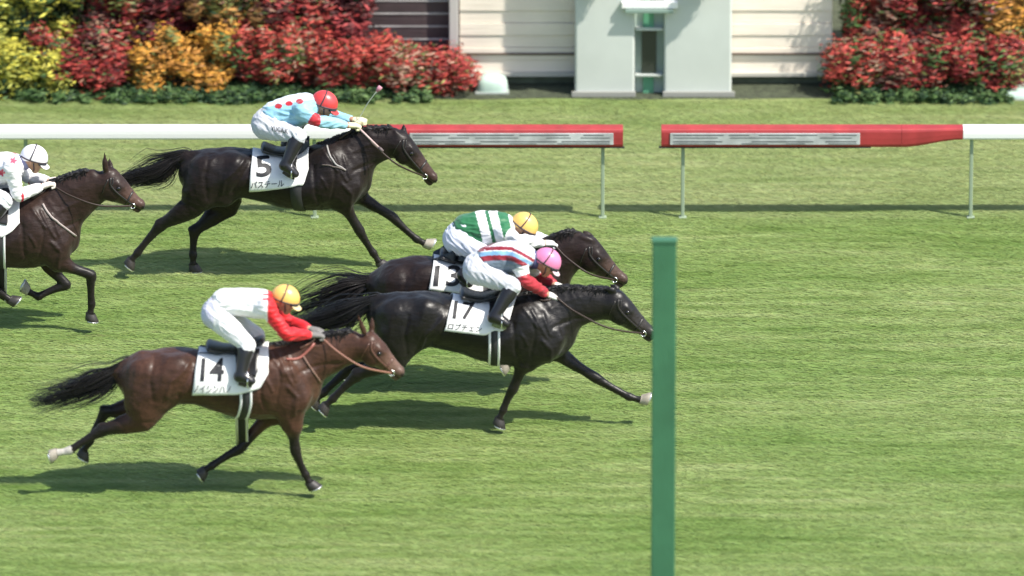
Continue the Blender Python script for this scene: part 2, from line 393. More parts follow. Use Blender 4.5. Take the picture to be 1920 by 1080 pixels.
MB().box(bx(1165, TY), bx(1270, TY), TY - .06, TY - .002, bz(13, TY), bz(1, TY), .006).build("white_shelf", mat("shelf", (.85, .85, .82), .5), tw)
MB().box(bx(1172, TY), bx(1262, TY), TY - .09, TY - .003, bz(20, TY), bz(14, TY), .003).build("shelf_bracket", mat("bracket", (.2, .28, .24), .5), tw)
MB().box(l0 - .03, l1 + .01, TY - .03, TY - .002, .0, .05, .004).build("skirting", mat("skirt", (.30, .30, .27), .8), tw)
MB().box(r0 - .01, r1 + .03, TY - .03, TY - .002, .0, .05, .004).build("skirting", mat("skirt"), tw)
# pale green covers
def cover(px0, px1, py0, py1, Y, label):
    x0, x1 = bx(px0, Y), bx(px1, Y); zt = bz(py0, Y); c = empty("utility_cover", ((x0 + x1) / 2, Y, 0), label, "utility box")
    W = (x1 - x0) / 2; n = 12; V = []; F = []
    prof = [(1, .0), (1, .35), (.97, .6), (.86, .82), (.62, .95), (.3, 1.0), (.0, 1.0)]
    for f, hgt in prof:
        for k in range(24): a = 2 * math.pi * k / 24; V.append((W * f * math.copysign(abs(math.cos(a)) ** .6, math.cos(a)), W * .8 * f * math.copysign(abs(math.sin(a)) ** .6, math.sin(a)), zt * hgt))
    for i in range(len(prof) - 1):
        for k in range(24): F.append((i * 24 + k, i * 24 + (k + 1) % 24, (i + 1) * 24 + (k + 1) % 24, (i + 1) * 24 + k))
    mesh_obj("housing", V, F, mat("pale_green", (.45, .58, .50), .5, var=.08), c)
    MB().box(-W * 1.08, W * 1.08, -W * .88, W * .88, 0, .02, .004).build("base_plate", mat("grey_plate", (.3, .33, .3), .7), c)
cover(893, 952, 140, 182, BY + .25, "pale green domed utility cover on the turf edge left of the white tower")
cover(1872, 1965, 163, 186, BY + .12, "low pale green cover at the foot of the right-hand red shrubs")
bxm = empty("equipment_box", (bx(1935, BY + .3), BY + .35, 0), "dark box on short legs at the right edge of the photo", "box")
MB().box(-.24, .3, -.1, .15, bz(158, BY + .3), bz(112, BY + .3), .01).build("case", mat("dark_case", (.03, .035, .045), .5), bxm)
for q in (-.2, .26): MB().box(q - .015, q + .015, -.06, -.03, 0, bz(158, BY + .3) - .001).build("leg", mat("dark_case"), bxm)
# slatted fence
fy = BY + .55; fx0, fx1 = bx(684, fy), bx(858, fy)
fe = empty("slatted_fence", ((fx0 + fx1) / 2, fy, 0), "dark brown slatted fence between the red shrubs and the cream wall", "fence")
W = (fx1 - fx0) / 2; mb = MB(); z = .18
slat_m = mat("dark_slat", (.050, .033, .035), .7, bump=.3, bscale=12, bstretch=(.3, 1, 5), var=.35, vscale=4)
while z < 2.2: mb.box(-W, W, -.012, .012, z, z + .105, .003); z += .125
mb.build("slat_panel", slat_m, fe)
mb = MB(); z = .285
while z < 2.2: mb.box(-W + .01, W - .01, -.018, .004, z + .003, z + .016); z += .125
mb.build("slat_edging", mat("pale_edge", (.36, .34, .33), .6, var=.4, vscale=3), fe)
for q in (-W - .03, W + .03): MB().box(q - .03, q + .03, -.03, .03, 0, 2.25, .004).build("post", slat_m, fe)

# plants: each a shrub of leaf- and petal-sized faces on a stem
def shrub(px, halfpx, z0, z1, depth, pal, label, n=2600, size=.03, name="flowering_shrub", cat="shrub", group="flowering shrubs along the turf edge", cr_=(.08, .17)):
    n = int(n * 2.1); size *= .66
    Y = BY + depth; x = bx(px, Y); W = halfpx / 196.0
    r = empty(name, (x, Y, 0), label, cat, group)
    cl = [(RNG.uniform(-1, 1) * W * .8, RNG.uniform(-1, 1) * .20, z0 + (z1 - z0) * RNG.uniform(.05, .95), RNG.uniform(*cr_)) for _ in range(int((26 + W * 30) * (3.2 if cr_[1] < .1 else 1)))]
    ci = RNG.integers(0, len(cl), n); C = np.array(cl)[ci]; dv = RNG.normal(size=(n, 3)); dv /= np.linalg.norm(dv, axis=1)[:, None]
    P = C[:, :3] + dv * C[:, 3:4] * RNG.uniform(.35, 1.3, n)[:, None]; P[:, 2] = np.clip(P[:, 2], .015, None)
    P[:, 0] = np.clip(P[:, 0], -W * 1.25, W * 1.25)
    nrm = dv + RNG.normal(size=(n, 3)) * .5 + np.array([0, -.3, .5]); nrm /= np.linalg.norm(nrm, axis=1)[:, None]
    a = np.cross(nrm, np.array([0, 0, 1.0]) + RNG.normal(size=(n, 3)) * .25); a /= np.linalg.norm(a, axis=1)[:, None]; b = np.cross(nrm, a)
    sz = size * RNG.uniform(.6, 1.35, n)[:, None]; a = a * sz * 1.9; b = b * sz * .50
    V = np.stack([P - a, P - b * .9 + nrm * sz * .2, P + a, P + b + nrm * sz * .2], 1).reshape(-1, 3)
    F = np.arange(4 * n).reshape(n, 4)
    clc = RNG.integers(0, len(pal), len(cl))
    pc = np.array([p[0] for p in pal]); wt = np.array([p[1] for p in pal], float); wt /= wt.sum()
    own = RNG.choice(len(pal), n, p=wt); use = np.where(RNG.random(n) < .55, RNG.choice(len(pal), len(cl), p=wt)[ci], own)
    c = pc[use] * RNG.uniform(.6, 1.5, n)[:, None]
    mesh_obj("foliage", V, F, mat("petal", rough=.6, attr=True, spec=.25), r, False, np.repeat(c[:, None, :], 4, 1).reshape(-1, 3))
    mb = MB()
    for k in range(5):
        q = random.uniform(-.5, .5) * W; mb.tube([(q * .02, 0, 0), (q * .7, .02, (z0 + z1) * .25), (q, .0, z0 + (z1 - z0) * .7)], [.014, .01, .005], 6)
    mb.build("stem", mat("stem", (.09, .06, .035), .9), r, True)
    return r
GRN = (.055, .105, .030); DG = (.018, .045, .018); OLV = (.16, .17, .05)
YEL = [((.46, .42, .06), 6), ((.30, .31, .06), 5), (GRN, 2.5), (DG, 1)]
RED = [((.29, .040, .032), 6), ((.20, .022, .024), 4), ((.24, .13, .09), 2.5), (OLV, 1), (GRN, 2), ((.06, .018, .018), 2.5)]
BRT = [((.36, .055, .04), 6), ((.24, .03, .028), 3), ((.28, .17, .12), 2.5), (GRN, 2), (OLV, 1)]
ORG = [((.50, .24, .04), 6), ((.40, .18, .04), 3), (OLV, 1.5), (GRN, 1.2)]
MAR = [((.13, .018, .022), 5), ((.07, .02, .02), 3), ((.25, .03, .03), 2), (DG, 1)]
BRN = [((.24, .12, .04), 3), (OLV, 3), ((.11, .05, .03), 3), ((.40, .20, .05), 1.5), (DG, 1)]
GPN = [(GRN, 3), (DG, 4), ((.09, .15, .05), 2)]
tall = [(45, 105, .25, 1.5, YEL, "tall yellow flowering shrub at the left edge of the photo"),
        (-120, 90, .1, 1.5, YEL, "yellow flowering shrub just outside the left edge"),
        (205, 75, .35, 1.5, RED, "tall red shrub beside the yellow shrub"),
        (318, 52, .5, 1.5, MAR, "dark maroon shrub between the tall red and brown shrubs"),
        (430, 85, .45, 1.5, BRN, "brown and olive autumn shrub above the orange flowers"),
        (560, 62, .3, 1.5, RED, "tall red shrub above the helmet of the red-capped jockey"),
        (650, 45, .3, 1.5, MAR, "dark maroon shrub next to the dark slatted fence"),
        (1625, 62, .2, 1.5, BRT, "tall red shrub next to the cream building on the right"),
        (1715, 70, .2, 1.5, RED, "tall red shrub second from the cream building on the right"),
        (1820, 62, .3, 1.5, BRT, "tall red shrub beside the orange one on the right"),
        (1905, 50, .5, 1.5, ORG, "tall orange shrub at the upper right edge of the photo")]
for px, hp, z0, z1, pal, lab in tall: shrub(px, hp, z0, z1, .5 if px < 1000 else .45, pal, lab, 4200, .034)
low = [(30, 85, .08, .42, YEL, "low yellow and green plants at the left end of the flower bank"),
       (150, 85, .12, .62, RED, "low red flower clump between yellow and orange flowers"),
       (345, 95, .08, .60, ORG, "low orange flower clump in the middle of the left flower bank"),
       (520, 75, .12, .62, BRT, "low bright red flower clump right of the orange flowers"),
       (680, 80, .10, .46, BRT, "low red flower clump beneath the dark maroon shrub"),
       (808, 66, .08, .34, BRT, "low bright red flower clump in front of the slatted fence"),
       (1628, 62, .12, .45, BRT, "low red flower clump at the corner of the cream building"),
       (1735, 85, .10, .5, RED, "low red flower clump in the middle of the right flower bank"),
       (1850, 55, .10, .5, RED, "low red flower clump beside the dark equipment box")]
for px, hp, z0, z1, pal, lab in low: shrub(px, hp * 1.22, z0, z1, .22, pal, lab, 3800, .028, group="low flower clumps in front of the tall shrubs")
shrub(420, 470, .01, .075, .03, GPN, "low dark green edging plants under the left flower bank", 11000, .024, "edging_hedge", "hedge", "green edging hedges", (.03, .075))
shrub(1730, 200, .01, .075, .03, GPN, "low dark green edging plants under the right flower bank", 5200, .024, "edging_hedge", "hedge", "green edging hedges", (.03, .075))
# hedge far behind so that gaps do not open on empty ground
def back_hedge(pxa, pxb, label):
    Y = BY + 1.35; xa, xb = bx(pxa, Y), bx(pxb, Y); n = 9000; L = xb - xa
    o = empty("hedge", ((xa + xb) / 2, Y, 0), label, "hedge", "clipped hedges behind the flowers")
    MB().box(-L / 2 + .05, L / 2 - .05, -.22, .3, .02, 1.75, .05).build("branch_core", mat("hedge_core", (.025, .035, .015), .95, bump=1, bscale=20), o)
    P = np.stack([RNG.uniform(-L / 2, L / 2, n), RNG.uniform(-.34, .3, n), RNG.uniform(.03, 1.85, n)], 1); k = n * 2 // 3; P[:k, 1] = RNG.uniform(-.34, -.22, k)
    nrm = RNG.normal(size=(n, 3)) + np.array([0, -.8, .4]); nrm /= np.linalg.norm(nrm, axis=1)[:, None]; a = np.cross(nrm, RNG.normal(size=(n, 3))); a /= np.linalg.norm(a, axis=1)[:, None]; b = np.cross(nrm, a)
    V = np.stack([P - a * .045, P - b * .02, P + a * .045, P + b * .02], 1).reshape(-1, 3); c = np.array([.04, .07, .025]) * RNG.uniform(.5, 1.7, n)[:, None]
    mesh_obj("leaves", V, np.arange(4 * n).reshape(n, 4), mat("petal"), o, False, np.repeat(c[:, None, :], 4, 1).reshape(-1, 3))
back_hedge(-500, 690, "dark clipped hedge showing through gaps behind the left flower bank")
back_hedge(1575, 2500, "dark clipped hedge showing through gaps behind the right flower bank")

# flowers hanging at the top of the tower
for px_, lab in ((1112, "small basket of red flowers hanging high on the left panel of the white tower"), (1318, "small basket of red flowers hanging high on the right panel of the white tower")):
    Y = TY - .12; x = bx(px_, Y); z = bz(-16, Y); r = empty("flower_basket", (x, Y, z), lab, "basket", "flower baskets on the tower")
    mb = MB(); mb.tube([(0, 0, -.03), (0, 0, .0), (0, 0, .06), (0, 0, .07)], [.05, .08, .11, .112], 14); mb.build("basket", mat("basket", (.14, .09, .05), .9, bump=.6, bscale=40), r, True)
    n = 700; dv = RNG.normal(size=(n, 3)); dv /= np.linalg.norm(dv, axis=1)[:, None]; P_ = dv * np.array([.16, .13, .11]) * RNG.uniform(.5, 1, n)[:, None] + np.array([0, 0, .08])
    a = np.cross(dv, RNG.normal(size=(n, 3))); a /= np.linalg.norm(a, axis=1)[:, None]; b_ = np.cross(dv, a); V = np.stack([P_ - a * .02, P_ - b_ * .011, P_ + a * .02, P_ + b_ * .011], 1).reshape(-1, 3)
    pc = np.array([(.36, .04, .03), (.5, .2, .05), GRN, DG]); cc = pc[RNG.choice(4, n, p=[.5, .1, .25, .15])] * RNG.uniform(.6, 1.3, n)[:, None]
    mesh_obj("flowers", V, np.arange(4 * n).reshape(n, 4), mat("petal"), r, False, np.repeat(cc[:, None, :], 4, 1).reshape(-1, 3))
    MB().tube([(0, .118, .05), (0, .0, .05)], .008, 6).build("bracket", mat("bracket"), r)

# ================================================================ HORSES
def tubes(paths, r0, r1, n=3):               # paths: (K, M, 3) hair strands -> verts, quads
    K, M, _ = paths.shape; T = np.gradient(paths, axis=1); T /= np.linalg.norm(T, axis=2)[..., None] + 1e-9
    up = np.array([.1, 1, .2]); A = np.cross(T, up); A /= np.linalg.norm(A, axis=2)[..., None] + 1e-9; B = np.cross(T, A)
    r = (r0 + (r1 - r0) * np.linspace(0, 1, M) ** 1.5)[None, :, None]
    ring = [paths + r * (math.cos(2 * math.pi * k / n) * A + math.sin(2 * math.pi * k / n) * B) for k in range(n)]
    V = np.stack(ring, 2).reshape(-1, 3); F = []
    base = (np.arange(K)[:, None] * M + np.arange(M - 1)[None, :]).ravel() * n
    for k in range(n): F.append(np.stack([base + k, base + (k + 1) % n, base + n + (k + 1) % n, base + n + k], 1))
    return V, np.concatenate(F)
def cast_px(rig, bvh, px, py, off=0.0):
    d = ray(px, py); o = CAM - rig.O + d * (DIST - 8); h = bvh.ray_cast(Vector(o), Vector(d))
    if h[0] is None: return None
    return np.array(h[0]) + np.array(h[1]) * off
def lerp_cols(cols, n):
    c = np.array(cols, float); t = np.concatenate([[0], np.cumsum(np.linalg.norm(np.diff(c[:, :2], axis=0), axis=1) + np.linalg.norm(np.diff(c[:, 2:], axis=0), axis=1))]); t /= t[-1]
    q = np.linspace(0, 1, n); return np.stack([np.interp(q, t, c[:, k]) for k in range(4)], 1)
def wrap_patch(rig, bvh, name, cols, m, parent, off=.014, n=26, rows=14, over=True, thick=.006, wob=.003):
    # cloth given as columns (top px, bottom px), laid over the back: near side, spine, mirrored far side
    C = lerp_cols(cols, n); G = []
    for c in C:
        col = []
        for j in range(rows + 1):
            f = j / rows; px = c[2] + (c[0] - c[2]) * f; py = c[3] + (c[1] - c[3]) * f
            p = cast_px(rig, bvh, px, py, off)
            if p is None: p = col[-1] + np.array([0, .01, .015]) if col else rig.P(px, py, -.2)
            p = p + np.array([0, -1, 0]) * wob * noise.noise(Vector((px * .09, py * .07, 3)))
            col.append(p)
        if over:
            x = col[-1][0]; tops = []
            for yy in np.linspace(col[-1][1], 0, 5)[1:]:
                h = bvh.ray_cast(Vector((x, yy, 4)), Vector((0, 0, -1))); tops.append(np.array([x, yy, (h[0].z if h[0] else col[-1][2]) + off]))
            col = col + tops + [t * np.array([1, -1, 1]) for t in tops[:-1][::-1]] + [t * np.array([1, -1, 1]) for t in col[::-1]]
        G.append(col)
    G = np.array(G); a, b = G.shape[:2]
    if over:
        for k in range(2): G[:, 1:-1] = (G[:, :-2] + 2 * G[:, 1:-1] + G[:, 2:]) / 4
    for k in range(2): G[1:-1] = (G[:-2] + 2 * G[1:-1] + G[2:]) / 4
    V = G.reshape(-1, 3); F = [(i * b + j, i * b + j + 1, (i + 1) * b + j + 1, (i + 1) * b + j) for i in range(a - 1) for j in range(b - 1)]
    bv = BVHTree.FromPolygons([tuple(v) for v in V], F)
    o = mesh_obj(name, V, F, m, parent)
    so = o.modifiers.new("thick", 'SOLIDIFY'); so.thickness = thick; so.offset = 0
    return o, bv
FONT = None
def text_on(rig, bv, body, tl, bl, br, m, parent, off=.006, name="lettering", bold=0.0):
    cu = bpy.data.curves.new(name, 'FONT'); cu.body = body; cu.offset = bold; cu.resolution_u = 4
    tmp = bpy.data.objects.new(name, cu); COL.objects.link(tmp); dg = bpy.context.evaluated_depsgraph_get(); dg.update()
    me = bpy.data.meshes.new_from_object(tmp.evaluated_get(dg)); COL.objects.unlink(tmp); bpy.data.objects.remove(tmp)
    bm = bmesh.new(); bm.from_mesh(me); xs = [v.co.x for v in bm.verts]; ys = [v.co.y for v in bm.verts]
    if not xs: print("NO TEXT", body); return
    X0, X1, Y0, Y1 = min(xs), max(xs), min(ys), max(ys)
    for v in bm.verts: v.co.x = (v.co.x - X0) / (X1 - X0); v.co.y = (v.co.y - Y0) / (Y1 - Y0); v.co.z = 0
    for ax, cnt in ((0, 12), (1, 14)):
        for i in range(1, cnt):
            co = [0, 0, 0]; no = [0, 0, 0]; co[ax] = i / cnt; no[ax] = 1
            bmesh.ops.bisect_plane(bm, geom=bm.verts[:] + bm.edges[:] + bm.faces[:], plane_co=co, plane_no=no)
    tl, bl, br = map(np.array, (tl, bl, br)); V = []
    for v in bm.verts:
        p = bl + (br - bl) * v.co.x + (tl - bl) * v.co.y; q = cast_px(rig, bv, p[0], p[1], 0)
        if q is None: q = rig.P(p[0], p[1], -.3)
        d = CAM - rig.O - q; V.append(q + d / np.linalg.norm(d) * off)
    bm.verts.index_update(); F = [[v.index for v in f.verts] for f in bm.faces]; bm.free()
    return mesh_obj(name, V, F, m, parent, False)
def strap(rig, bvh, pts, m, parent, name="strap", r=.008, off=.006, both=True, sub=5):
    P = cr([np.array(p, float) for p in pts], sub) if len(pts) > 2 else [np.array(pts[0]) + (np.array(pts[1]) - np.array(pts[0])) * t for t in np.linspace(0, 1, sub)]
    L = [cast_px(rig, bvh, p[0], p[1], off) for p in P]; L = [p for p in L if p is not None]
    if len(L) < 2: return
    if both: MB().tube([p * np.array([1, -1, 1]) for p in L], r, 6, .45).build(name, m, parent, True)
    return MB().tube(L, r, 6, .45).build(name, m, parent, True)

FOLDS = [([(980, 563), (994, 578), (1009, 597)], .010, 2.6), ([(998, 568), (1012, 592), (1027, 617)], .010, 2.6), ([(1019, 574), (1026, 592), (1033, 612)], .009, 2.6),
         ([(976, 608), (984, 618), (989, 630)], .009, 2.6), ([(1018, 622), (1036, 642), (1031, 675)], .012, 4), ([(1000, 585), (1004, 612), (996, 650)], -.010, 3), ([(962, 590), (966, 640), (978, 668)], -.012, 4),
         ([(827, 580), (812, 596), (792, 613), (785, 640)], .012, 4), ([(838, 590), (822, 612), (806, 640)], -.012, 5), ([(760, 575), (752, 610), (758, 650)], -.009, 4), ([(930, 668), (960, 676), (990, 679)], .006, 2.5),
         ([(1040, 600), (1080, 592), (1125, 590)], -.010, 4), ([(1035, 570), (1060, 558), (1090, 552)], .006, 4), ([(880, 600), (876, 630), (884, 655)], -.004, 3), ([(900, 640), (897, 655), (905, 672)], -.004, 3)]
def build_horse(sp):
    rig = Rig(sp['ox'], sp['gy']); s = rig.s; P = rig.P; prims = []
    root = empty(sp.get('name', 'racehorse'), rig.O, sp['label'], "horse", "racehorses galloping on the turf")
    def N(px, py, y, r, w): p = P(px, py, y); return (p[0], p[1], p[2], r, w)
    prims.append(Chain([N(a, b, 0, r / s, w) for a, b, r, w in sp['torso']], k=.05, name='torso'))
    neck = Chain([N(a, b, 0, r / s, w) for a, b, r, w in sp['neck']], k=.10, name='neck'); prims.append(neck)
    hd = sp['head']; hw = [.098, .092, .068, .055, .052]; hd = [(a, b, r * k_) for (a, b, r), k_ in zip(hd, (1, 1, 1, 1.0, 1.03))]
    head = Chain([N(a, b, 0, r / s, w) for (a, b, r), w in zip(hd, hw)], k=.035, name='head'); prims.append(head)
    hn = [np.array(head.n[i][:3]) for i in range(len(head.n))]; a0, a1 = hn[0], hn[-1]; hax = (a1 - a0) / np.linalg.norm(a1 - a0); hup = np.array([-hax[2], 0, hax[0]])
    HL = np.linalg.norm(a1 - a0); hp = lambda t, u, y=0: a0 + hax * HL * t + hup * u + np.array([0, y, 0])
    for sd in (-1, 1):                        # cheek disc, facial crest, brow, nostril, lip
        c = hp(.22, -.035, sd * .062); prims.append(Chain([(*c, .082, .03), (*(c + hax * .05), .07, .03)], k=.03, sub=1))
        prims.append(Chain([(*hp(.38, .012, sd * .075), .013, .014), (*hp(.72, -.006, sd * .055), .010, .010)], k=.03, sub=1))
        prims.append(Chain([(*hp(.22, .062, sd * .072), .022, .018), (*hp(.36, .055, sd * .07), .018, .014)], k=.025, sub=1))
        prims.append(Chain([(*hp(1.0, .026, sd * .034), .024, .019), (*hp(1.09, .006, sd * .036), .021, .016)], k=.02, sub=1))
        prims.append(Chain([(*hp(1.09, .016, sd * .052), .013, .010), (*hp(1.13, .002, sd * .050), .010, .008)], k=.01, sub=1, neg=True))
        prims.append(Chain([(*hp(.80, -.042, sd * .05), .007, .022), (*hp(1.14, -.020, sd * .045), .010, .022)], k=.012, sub=1, neg=True))
    prims.append(Chain([(*hp(.96, -.050), .026, .03), (*hp(1.06, -.050), .022, .026)], k=.02, sub=1))
    ear_n = []
    for sd, (tip, base) in zip((-1, 1), sp['ears']):
        b = P(*base, sd * .045); t = P(*tip, sd * .055); m_ = b + (t - b) * .45
        ear_n.append(Chain([(*b, .026, .02), (*m_, .026, .016), (*t, .006, .005)], k=.02, name='ear')); prims.append(ear_n[-1])
    lower = []; hooves = []
    H = dict(hind=[(0, 0, .165, .115), (0, .55, .155, .115), (1, 0, .112, .085), (1, .5, .080, .065), (1, .85, .050, .046), (2, 0, .058, .042), (2, .22, .040, .031), (2, .55, .029, .026), (2, .85, .031, .028), (3, 0, .040, .034), (3, .5, .028, .027), (4, 0, .034, .034)],
             fore=[(0, 0, .120, .085), (0, .4, .105, .080), (0, .75, .078, .062), (1, 0, .062, .054), (1, .6, .044, .042), (2, 0, .047, .042), (2, .2, .036, .034), (2, .55, .027, .025), (2, .88, .029, .027), (3, 0, .038, .034), (3, .5, .027, .026), (4, 0, .034, .034)])
    # joints: hind = hip, stifle, hock, fetlock, coronet;  fore = shoulder, elbow(midforearm start), knee, fetlock, coronet
    ys = dict(hind=[.135, .165, .115, .10, .10], fore=[.14, .145, .12, .10, .10])
    for kind, sd, J in sp['legs']:
        pt = [P(a, b, sd * y) for (a, b), y in zip(J, ys[kind])]
        if kind == 'fore':
            e = pt[1]; pt2 = [pt[0], e, pt[2], pt[3], pt[4]]
        else: pt2 = pt
        nodes = []; sc = sp.get('legscale', 1.0)
        for (i, f, r, w_) in H[kind]:
            p = pt2[i] + (pt2[min(i + 1, 4)] - pt2[i]) * f; nodes.append((*p, r * sc, w_ * sc))
        c = Chain(nodes, k=.05, sub=2, name='leg'); prims.append(c)
        lower.append(Chain([(*(pt2[2] * .6 + pt2[1] * .4), .06, .06), (*pt2[2], .075, .06), (*pt2[3], .05, .05), (*pt2[4], .05, .05)], sub=1))
        # tendon behind the cannon and point of hock
        d = pt2[3] - pt2[2]; d /= np.linalg.norm(d); bk = np.array([-abs(d[2]), 0, d[0] * np.sign(-d[2]) if d[2] else 0]); bk = np.cross(d, [0, 1, 0]); bk = bk if bk[0] < 0 else -bk
        prims.append(Chain([(*(pt2[2] + bk * .03 + d * .03), .016, .014), (*(pt2[3] + bk * .018), .015, .014)], k=.012, sub=1))
        if kind == 'hind':
            prims.append(Chain([(*(pt2[2] + bk * .045 - d * .02), .022, .018), (*(pt2[2] + (pt2[1] - pt2[2]) * .45 + bk * .03), .016, .014)], k=.02, sub=1))
        hd_ = pt2[4] - pt2[3]; hd_ /= np.linalg.norm(hd_); hooves.append((pt2[4], hd_))
    t0, t1, t2 = [P(a, b, 0) for a, b, r in sp['tail'][:3]]; rump = P(sp['torso'][1][0], sp['torso'][1][1] - sp['torso'][1][2] * .72, 0)
    prims.append(Chain([(*rump, .06, .06), (*t0, .040, .040), (*t1, .028, .028), (*(t1 * .5 + t2 * .5), .016, .018)], k=.06, name='dock'))
    for sd in (-1, 1):                        # big muscles that break up the surface
        for (A, B, y, r0, r1, w_) in sp['muscles']:
            p, q = P(*A, sd * y), P(*B, sd * y); prims.append(Chain([(*p, r0, w_ * .9), (*((p + q) / 2), (r0 + r1) / 2, w_ * .92), (*q, r1, w_ * .75)], k=.09, sub=2))
    V, Q = sdf_mesh(prims, .0115); V = relax(V, Q, 2, .5); nr = vnormals(V, Q)
    dleg = np.min([l.d(*V.T) for l in lower] + [head.d(*V.T) - .02], 0); fn = (.25 - np.abs(fold_noise(V, (5, 6, 3.5), 3.1))) * .016 + fold_noise(V, (11, 11, 8), 3.1) * .004 + (.2 - np.abs(fold_noise(V, (17, 17, 9), 8))) * .004
    fx, fy = rig.px(V * np.array([1, 0, 1])); ox_, oy_ = sp['fold0']
    for fl, amp, sg in FOLDS:
        q = np.array(fl, float) * .97 + np.array([979 * .03, 559 * .03]) - np.array([979, 559]) + np.array([ox_, oy_]); dd = np.full(len(V), 1e9)
        for (ax_, ay_), (bx_, by_) in zip(q[:-1], q[1:]):
            L2 = (bx_ - ax_) ** 2 + (by_ - ay_) ** 2; t = np.clip(((fx - ax_) * (bx_ - ax_) + (fy - ay_) * (by_ - ay_)) / L2, 0, 1)
            dd = np.minimum(dd, np.hypot(fx - ax_ - t * (bx_ - ax_), fy - ay_ - t * (by_ - ay_)) + 1.5 * np.abs(t - .5))
        fn = fn + amp * np.exp(-(dd / sg) ** 2) * (np.abs(V[:, 1]) > .07)
    V = V + nr * (fn * np.clip(.35 + dleg / .15, .2, 1))[:, None]
    X, Y, Z = V.T
    base = np.array(sp['coat']); c = np.tile(base, (len(V), 1)) * (1 + .45 * fold_noise(V, (3.5, 4, 3.5), 5) + .25 * fold_noise(V, (9, 20, 22), 2))[:, None]
    dl = np.min([l.d(X, Y, Z) for l in lower], 0); f = np.clip((.045 - dl) / .06, 0, 1)[:, None]; c = c * (1 - f) + np.array(sp.get('points', (.010, .008, .007))) * f
    hz = (V - a0) @ hax / HL; dh = head.d(X, Y, Z); inh = (dh < .06)
    f = (np.clip((hz - .35) / .5, 0, 1) * inh)[:, None]; c = c * (1 - f) + np.array(sp['muzzle']) * f
    f = (np.clip((hz - 1.02) / .1, 0, 1) * inh)[:, None]; c = c * (1 - .8 * f) + .8 * f * np.array((.03, .025, .023))
    d2 = lambda q: np.hypot(V[:, 0] - q[0], V[:, 2] - q[2]); side_ = np.abs(V[:, 1])
    f = (np.clip(1.5 - d2(hp(1.10, .012)) / .017, 0, 1) * (side_ > .022))[:, None]; c = c * (1 - f) + f * .003
    for t in np.linspace(.86, 1.14, 9): f = (np.clip(1.3 - d2(hp(t, -.040 + (t - .86) * .07)) / .010, 0, 1) * (side_ > .015))[:, None] * .8; c = c * (1 - f) + f * .004
    f = (np.clip(1.5 - d2(hp(.30, .036)) / .026, 0, 1) * (side_ > .05))[:, None] * .75; c = c * (1 - f) + f * .005
    f = (np.clip(1.4 - d2(hp(.62, .035)) / .08, 0, 1) * inh)[:, None] * .35; c = c * (1 + f)
    if sp.get('white'):
        for (wx, wy, rr) in sp['white']:
            for sd in (-1, 1):
                q = P(wx, wy, sd * .11); f = (np.linalg.norm(V - q, axis=1) < rr)[:, None]; c = np.where(f, np.array((.45, .42, .38)), c)
    coat = mat("coat_" + sp['key'], attr=True, rough=sp.get('rough', .42) + .08, spec=.20, coat=sp.get('gloss', .25) * .42, bump=.42, bscale=20, bstretch=(.6, 1, 1.3), var=.2, vscale=45, sheen=.05)
    body = mesh_obj("body", V, Q, coat, root, True, np.clip(c, .004, 1))
    bvh = BVHTree.FromPolygons([tuple(v) for v in V], [tuple(q) for q in Q])
    # eyes
    for sd in (-1, 1):
        o = hp(.30, .036, sd * .5); h = bvh.ray_cast(Vector(o), Vector((0, -sd, 0)))
        if h[0]:
            bm = bmesh.new(); bmesh.ops.create_uvsphere(bm, u_segments=14, v_segments=10, radius=.021); vv = [np.array(v.co) + np.array(h[0]) + np.array([0, -sd * .010, 0]) for v in bm.verts]
            bm.verts.index_update(); mesh_obj("eye", vv, [[v.index for v in f.verts] for f in bm.faces], mat("eye_horse", (.008, .005, .004), .08, spec=.8), root); bm.free()
    # hooves
    for i, (p, d) in enumerate(hooves):
        q = p + d * .055; lat = np.array([0, 1, 0]); fw = np.cross(lat, d); fw = fw if fw[0] > 0 else -fw; n = 16; Vh = []; Fh = []
        for t, r in ((-.008, .035), (.0, .040), (.03, .047), (.058, .054), (.062, .052)):
            cc = p + d * t + fw * (.005 + t * .35)
            for k in range(n): a = 2 * math.pi * k / n; Vh.append(cc + fw * math.cos(a) * r * 1.12 + lat * math.sin(a) * r)
        for r_ in range(4):
            for k in range(n): Fh.append((r_ * n + k, r_ * n + (k + 1) % n, (r_ + 1) * n + (k + 1) % n, (r_ + 1) * n + k))
        Fh += [tuple(range(n)), tuple(4 * n + k for k in range(n))]
        ho = mesh_obj("hoof", Vh, Fh, mat("hoof_pale", (.30, .27, .22), .6, var=.3, vscale=20) if i in sp.get('pale_hooves', ()) else mat("hoof", (.03, .026, .024), .55, var=.3, vscale=20), root)
        sh = MB(); sh.tube([p + d * .066 + fw * (.028 + .056 * math.cos(a)) + lat * .050 * math.sin(a) for a in np.linspace(-2.4, 2.4, 15)], .008, 5, .5)
        sh.build("horseshoe", mat("horseshoe", (.75, .75, .74), .3, metal=.9), ho, True)
    # tail
    tl = [np.array([*P(a, b, 0), r / s]) for a, b, r in sp['tail']]; tl[0][3] = .028; tl[1][3] *= .6; e0 = np.array(rump); tl = [np.array([*(e0 * .35 + tl[0][:3] * .65), .018])] + tl; tl.append(np.array([*(tl[-1][:3] * 1.5 - tl[-2][:3] * .5), tl[-1][3] * 1.2])); C = np.array(cr(tl, 4)); K = int(sp.get('tail_n', 420) * 1.35); M = len(C)
